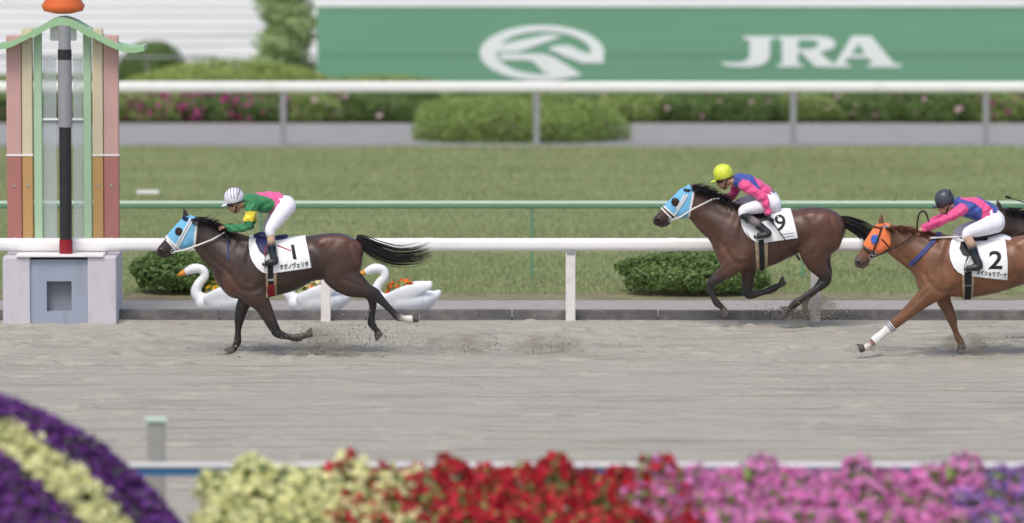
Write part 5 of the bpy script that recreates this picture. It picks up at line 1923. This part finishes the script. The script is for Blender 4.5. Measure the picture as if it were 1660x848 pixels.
G_, PK, YL, BL = srgb(52, 128, 78), srgb(226, 96, 152), srgb(236, 214, 60), srgb(62, 82, 158)
PK2 = srgb(230, 84, 140)
J1 = dict(Y=Y1, helm=(379.5, 319.5), hip=(465, 340), label='jockey in green and pink silks with white striped helmet riding number 1',
    torso=[(405, 326, 11.5, .135), (414, 328, 14.5, .17), (432, 328, 17.5, .165), (452, 328, 15.5, .15)],
    seat=[(452, 329, 14, .148), (464, 332, 15, .165)],
    an=[(412, 329, .165, 10), (406, 346, .22, 8.4), (402, 363, .24, 7.6), (387, 368, .19, 6.6), (370, 367.5, .125, 5.2)],
    af=[(409, 327, .165, 9.5), (407, 345, .22, 8), (405, 366, .24, 7.2), (389, 371, .19, 6.2), (370, 369, .12, 5)],
    thigh=[(466, 334, .10, 14.2), (452, 351, .19, 12), (440, 368, .26, 8.8), (440, 376, .275, 7.4)], foff=(-7, 1),
    boot=[(440.5, 376, .275, 6.9, 't'), (441.5, 390, .295, 6.6, 't'), (442, 393, .3, 7.1, 'k'), (444.5, 409, .33, 6.4, 'k'), (447.5, 419, .345, 6.2, 'k'), (439, 421.5, .35, 5.2, 'k'), (430, 424, .35, 3.6, 'k')],
    jacket=G_, sleeve=G_, helmet='helm_white', stripes=(-.075, -.04, -.005, .03),
    pattern=[([(411, 313), (420, 305), (450, 304), (464, 317), (458, 330), (450, 340), (440, 352), (428, 352), (443, 339), (446.5, 328), (438, 321)], PK, 'body'),
             ([(449, 303), (470, 306), (466, 319), (458, 316)], G_, 'body'),
             ([(385, 342.5), (425, 342.5), (420, 358.5), (385, 358.5)], YL, 'arm')])
J2 = dict(Y=Y2, helm=(1172, 281), hip=(1250, 332), label='jockey in blue and pink silks with yellow helmet riding number 9',
    torso=[(1198, 292, 11, .135), (1207, 296, 14, .17), (1225, 304, 14.5, .165), (1242, 316, 13.2, .15)],
    seat=[(1242, 317, 12.5, .148), (1252, 328, 13.8, .165)],
    an=[(1206, 299, .17, 9.6), (1222, 309, .23, 8), (1236.5, 318.5, .27, 7), (1241, 330, .28, 6.2), (1244, 343, .28, 5)],
    af=[(1201, 297, .165, 9), (1192, 311, .21, 7.6), (1187, 321, .21, 6.8), (1179, 321.5, .15, 6), (1170, 322, .10, 5)],
    thigh=[(1252, 330, .10, 13.6), (1229, 333, .2, 11.4), (1206, 338, .26, 9), (1203, 344, .275, 7.4)], foff=(-2, -6),
    boot=[(1204, 346, .285, 7, 'k'), (1213, 351.5, .295, 6.9, 'k'), (1217, 354, .3, 6.9, 'g'), (1226, 359, .31, 6.6, 'g'), (1229, 362, .315, 6.6, 'k'), (1237, 369, .33, 6.2, 'k'), (1243.5, 375, .345, 6, 'k'), (1234, 378, .35, 5, 'k'), (1223, 380, .35, 3.5, 'k')],
    jacket=BL, sleeve=PK2, helmet='helm_yellow', band='helm_yellow', glove_an=srgb(34, 34, 38), grip_an=(1, 0, -.2),
    pattern=[([(1219, 282), (1233, 286), (1252, 306), (1250, 322), (1240, 318), (1233, 306)], PK2, 'body')])
J3 = dict(Y=Y3, helm=(1531, 322), hip=(1612, 366), label='jockey in blue and pink silks with dark grey helmet riding number 2',
    torso=[(1555, 331.5, 11.5, .135), (1565, 336, 15.5, .17), (1584, 338.5, 18, .168), (1604, 344.5, 15, .152)],
    seat=[(1604, 346, 14.5, .15), (1613, 357, 16, .168)],
    an=[(1557, 338, .17, 10), (1539, 348.5, .21, 8.2), (1521, 357.5, .22, 7), (1509, 364, .17, 6.2), (1498, 369.5, .12, 5)],
    af=[(1553, 335, .165, 9.4), (1537, 350, .2, 7.6), (1519, 360, .2, 6.6), (1508, 366, .15, 5.8), (1498, 371, .1, 4.8)],
    thigh=[(1612, 361, .10, 16), (1590, 367.5, .19, 13.2), (1568, 373.5, .26, 9.6), (1564, 380, .275, 8)], foff=(-8, 5),
    boot=[(1565, 381, .28, 7.6, 't'), (1572, 394, .3, 7.2, 't'), (1573, 397, .305, 7.6, 'k'), (1578, 413, .33, 6.8, 'k'), (1583.5, 427, .345, 6.6, 'k'), (1573, 430, .35, 5.4, 'k'), (1562, 432, .35, 3.7, 'k')],
    jacket=BL, sleeve=PK2, helmet='helm_grey', band='black',
    pattern=[([(1556, 322), (1560, 312), (1572, 314), (1594, 325), (1609, 339), (1612, 351), (1602, 364), (1578, 364), (1592, 352), (1592, 339), (1578, 328)], PK2, 'body')])
P1 = build_jockey(J1)
P2 = build_jockey(J2)
P3 = build_jockey(J3)


def whip(name, pts, label, Y, m, r=(0.010, 0.007, 0.005), tip=None):
    P = [Vector((at(a, b, Y).x, Y + y, at(a, b, Y).z)) for a, b, y in pts]
    root = empty(name, P[0], label, 'whip')
    mb = MB()
    mb.tube([P[0].lerp(P[1], t) for t in (0, .5, 1)], list(r), 7)
    mb.build('shaft', m, root, smooth=True)
    mb = MB()
    d_ = (P[1] - P[0]).normalized()
    e = P[1] + d_ * 0.07
    mb.box(-0.035, 0.035, -0.004, 0.004, -0.016, 0.016, 0.003)
    q = d_.to_track_quat('X', 'Z')
    mb.v = [tuple(q @ Vector(v_) + P[1] + d_ * 0.034) for v_ in mb.v]
    mb.build('flap', M['black'] if tip is None else tip, root)
    mb = MB()
    mb.tube([P[0] - d_ * 0.10, P[0] + d_ * 0.05], 0.012, 8)
    mb.build('grip', M['black'] if tip is None else tip, root, smooth=True)
    return root


whip('riding_whip', [(1248, 354, -.33), (1289, 410, -.36)], 'long black whip slanting down from the gloved hand over the cloth numbered 9', Y2, M['black'])
whip('riding_whip', [(1519, 383.5, -.16), (1560, 381, -.2)], 'white whip lying along the withers of the chestnut horse', Y3, M['strap_white'], (0.011, 0.011, 0.01), M['strap_white'])

# ------------------------------------------------------------------ fourth horse, mostly outside the frame
Y4 = Y1 + 1.35
R4 = R1.copy()
COL.objects.link(R4)
ORG[R4] = ORG[R1]
for ch in [x for x in COL.objects if x.parent == R1]:
    nm_ = ch.name.split('.')[0]
    if nm_ in ('hood', 'rein_end'): continue
    c = copy_tree(ch, R4)
    if nm_ == 'saddle_cloth':
        for q in [x for x in COL.objects if x.parent == c]: bpy.data.objects.remove(q)
    if nm_ in ('bridle', 'rein'):
        for q in [c] + [x for x in COL.objects if x.parent == c]:
            q.material_slots[0].link = 'OBJECT'
            q.material_slots[0].material = M['strap_dark']
a4 = at(1619, 338, Y4)
e1 = at(300, 349, Y1)
off4 = Vector((a4.x - e1.x, Y4 - Y1, 0))
R4.location = R1.location + off4
R4['label'] = 'almost black racehorse whose ear and neck show behind the chestnut, right edge'
P4 = copy_tree(P1)
P4.location = P1.location + off4
P4['label'] = 'jockey riding the dark horse just past the right edge'
whip('riding_whip', [(1672, 331, -.1), (1637, 320, -.12)], 'black whip tip above the dark horse at the right edge', Y4, M['black'])

# ------------------------------------------------------------------ sand thrown up by the hooves
g = np.random.default_rng(71)
V, Fc = [], []
b = 0
for (px0, py0, Yq, n, sx, sz, dirx) in ((500, 552, Y1 - .15, 900, .30, .13, .5), (520, 566, Y1 - .15, 500, .4, .05, .4), (380, 570, Y1 + .15, 240, .2, .05, .3), (612, 545, Y1 + .15, 200, .2, .06, .3), (740, 560, Y1, 260, .3, .05, .2), (880, 562, Y1 + .1, 360, .35, .05, .2),
                                       (1300, 505, Y2, 600, .25, .14, .4), (1270, 510, Y2, 260, .2, .06, .3), (1565, 562, Y3 + .1, 300, .25, .07, .3), (1402, 563, Y3, 90, .12, .03, .2)):
    n = int(n * 2.2)
    c = at(px0, py0, Yq)
    p = np.stack([c.x + g.normal(0, sx, n) + np.abs(g.normal(0, dirx * .5, n)), Yq + g.normal(0, .14, n), np.maximum(0.004, c.z + g.normal(0, sz, n))], 1)
    r = g.uniform(.0025, .008, n) * (1 + 1.2 * (g.random(n) < .06))
    T = np.array([(1, 1, 1), (-1, -1, 1), (-1, 1, -1), (1, -1, -1)]) / 1.6
    q = g.normal(0, 1, (n, 3, 3))
    q, _ = np.linalg.qr(q)
    V.append((p[:, None, :] + np.einsum('nij,kj->nki', q, T) * r[:, None, None]).reshape(-1, 3))
    i = np.arange(n) * 4 + b
    for t in ((0, 1, 2), (0, 3, 1), (0, 2, 3), (1, 3, 2)):
        Fc.append(np.stack([i + t[0], i + t[1], i + t[2]], 1))
    b += n * 4
o = link('kicked_up_sand', mesh_np('kicked_up_sand', np.concatenate(V), np.concatenate(Fc), False), M['sand'])
tag(o, 'grains of sand thrown up around the galloping hooves', 'sand', kind='stuff')

# soft dust hanging where hooves have struck
dm = bpy.data.materials.new('dust')
dm.use_nodes = True
dn, dl = dm.node_tree.nodes, dm.node_tree.links
dn.remove(dn['Principled BSDF'])
pv = dn.new('ShaderNodeVolumePrincipled')
pv.inputs['Color'].default_value = (*srgb(178, 168, 152), 1)
dt = dn.new('ShaderNodeTexCoord')
dz = dn.new('ShaderNodeTexNoise')
dz.inputs['Scale'].default_value = 5.0
dz.inputs['Detail'].default_value = 4
dr = dn.new('ShaderNodeMapRange')
dr.inputs['From Min'].default_value = 0.42
dr.inputs['From Max'].default_value = 0.72
dr.inputs['To Max'].default_value = 4.2
dl.new(dt.outputs['Object'], dz.inputs['Vector'])
dl.new(dz.outputs['Fac'], dr.inputs['Value'])
dl.new(dr.outputs['Result'], pv.inputs['Density'])
dl.new(pv.outputs['Volume'], dn['Material Output'].inputs['Volume'])
mb = MB()
for (px0, py0, Yq, rx, rz) in ((518, 553, Y1 - .15, .33, .15), (745, 557, Y1, .42, .12), (884, 560, Y1 + .1, .5, .13), (1318, 498, Y2 - .05, .3, .17), (1566, 556, Y3 + .15, .3, .12)):
    c = at(px0, py0, Yq)
    prof = [(max(.002, math.cos(t)), math.sin(t)) for t in np.linspace(-math.pi / 2, math.pi / 2, 11)]
    m2 = MB()
    m2.lathe(prof, (0, 0, 0), 18)
    mb.add([(c.x + x_ * rx, Yq + y_ * .22, max(0.03, c.z + z_ * rz)) for x_, y_, z_ in m2.v], m2.f)
o = mb.build('dust_puffs', dm)
tag(o, 'faint puffs of dust hanging low over the sand behind the hooves', 'dust', kind='stuff')
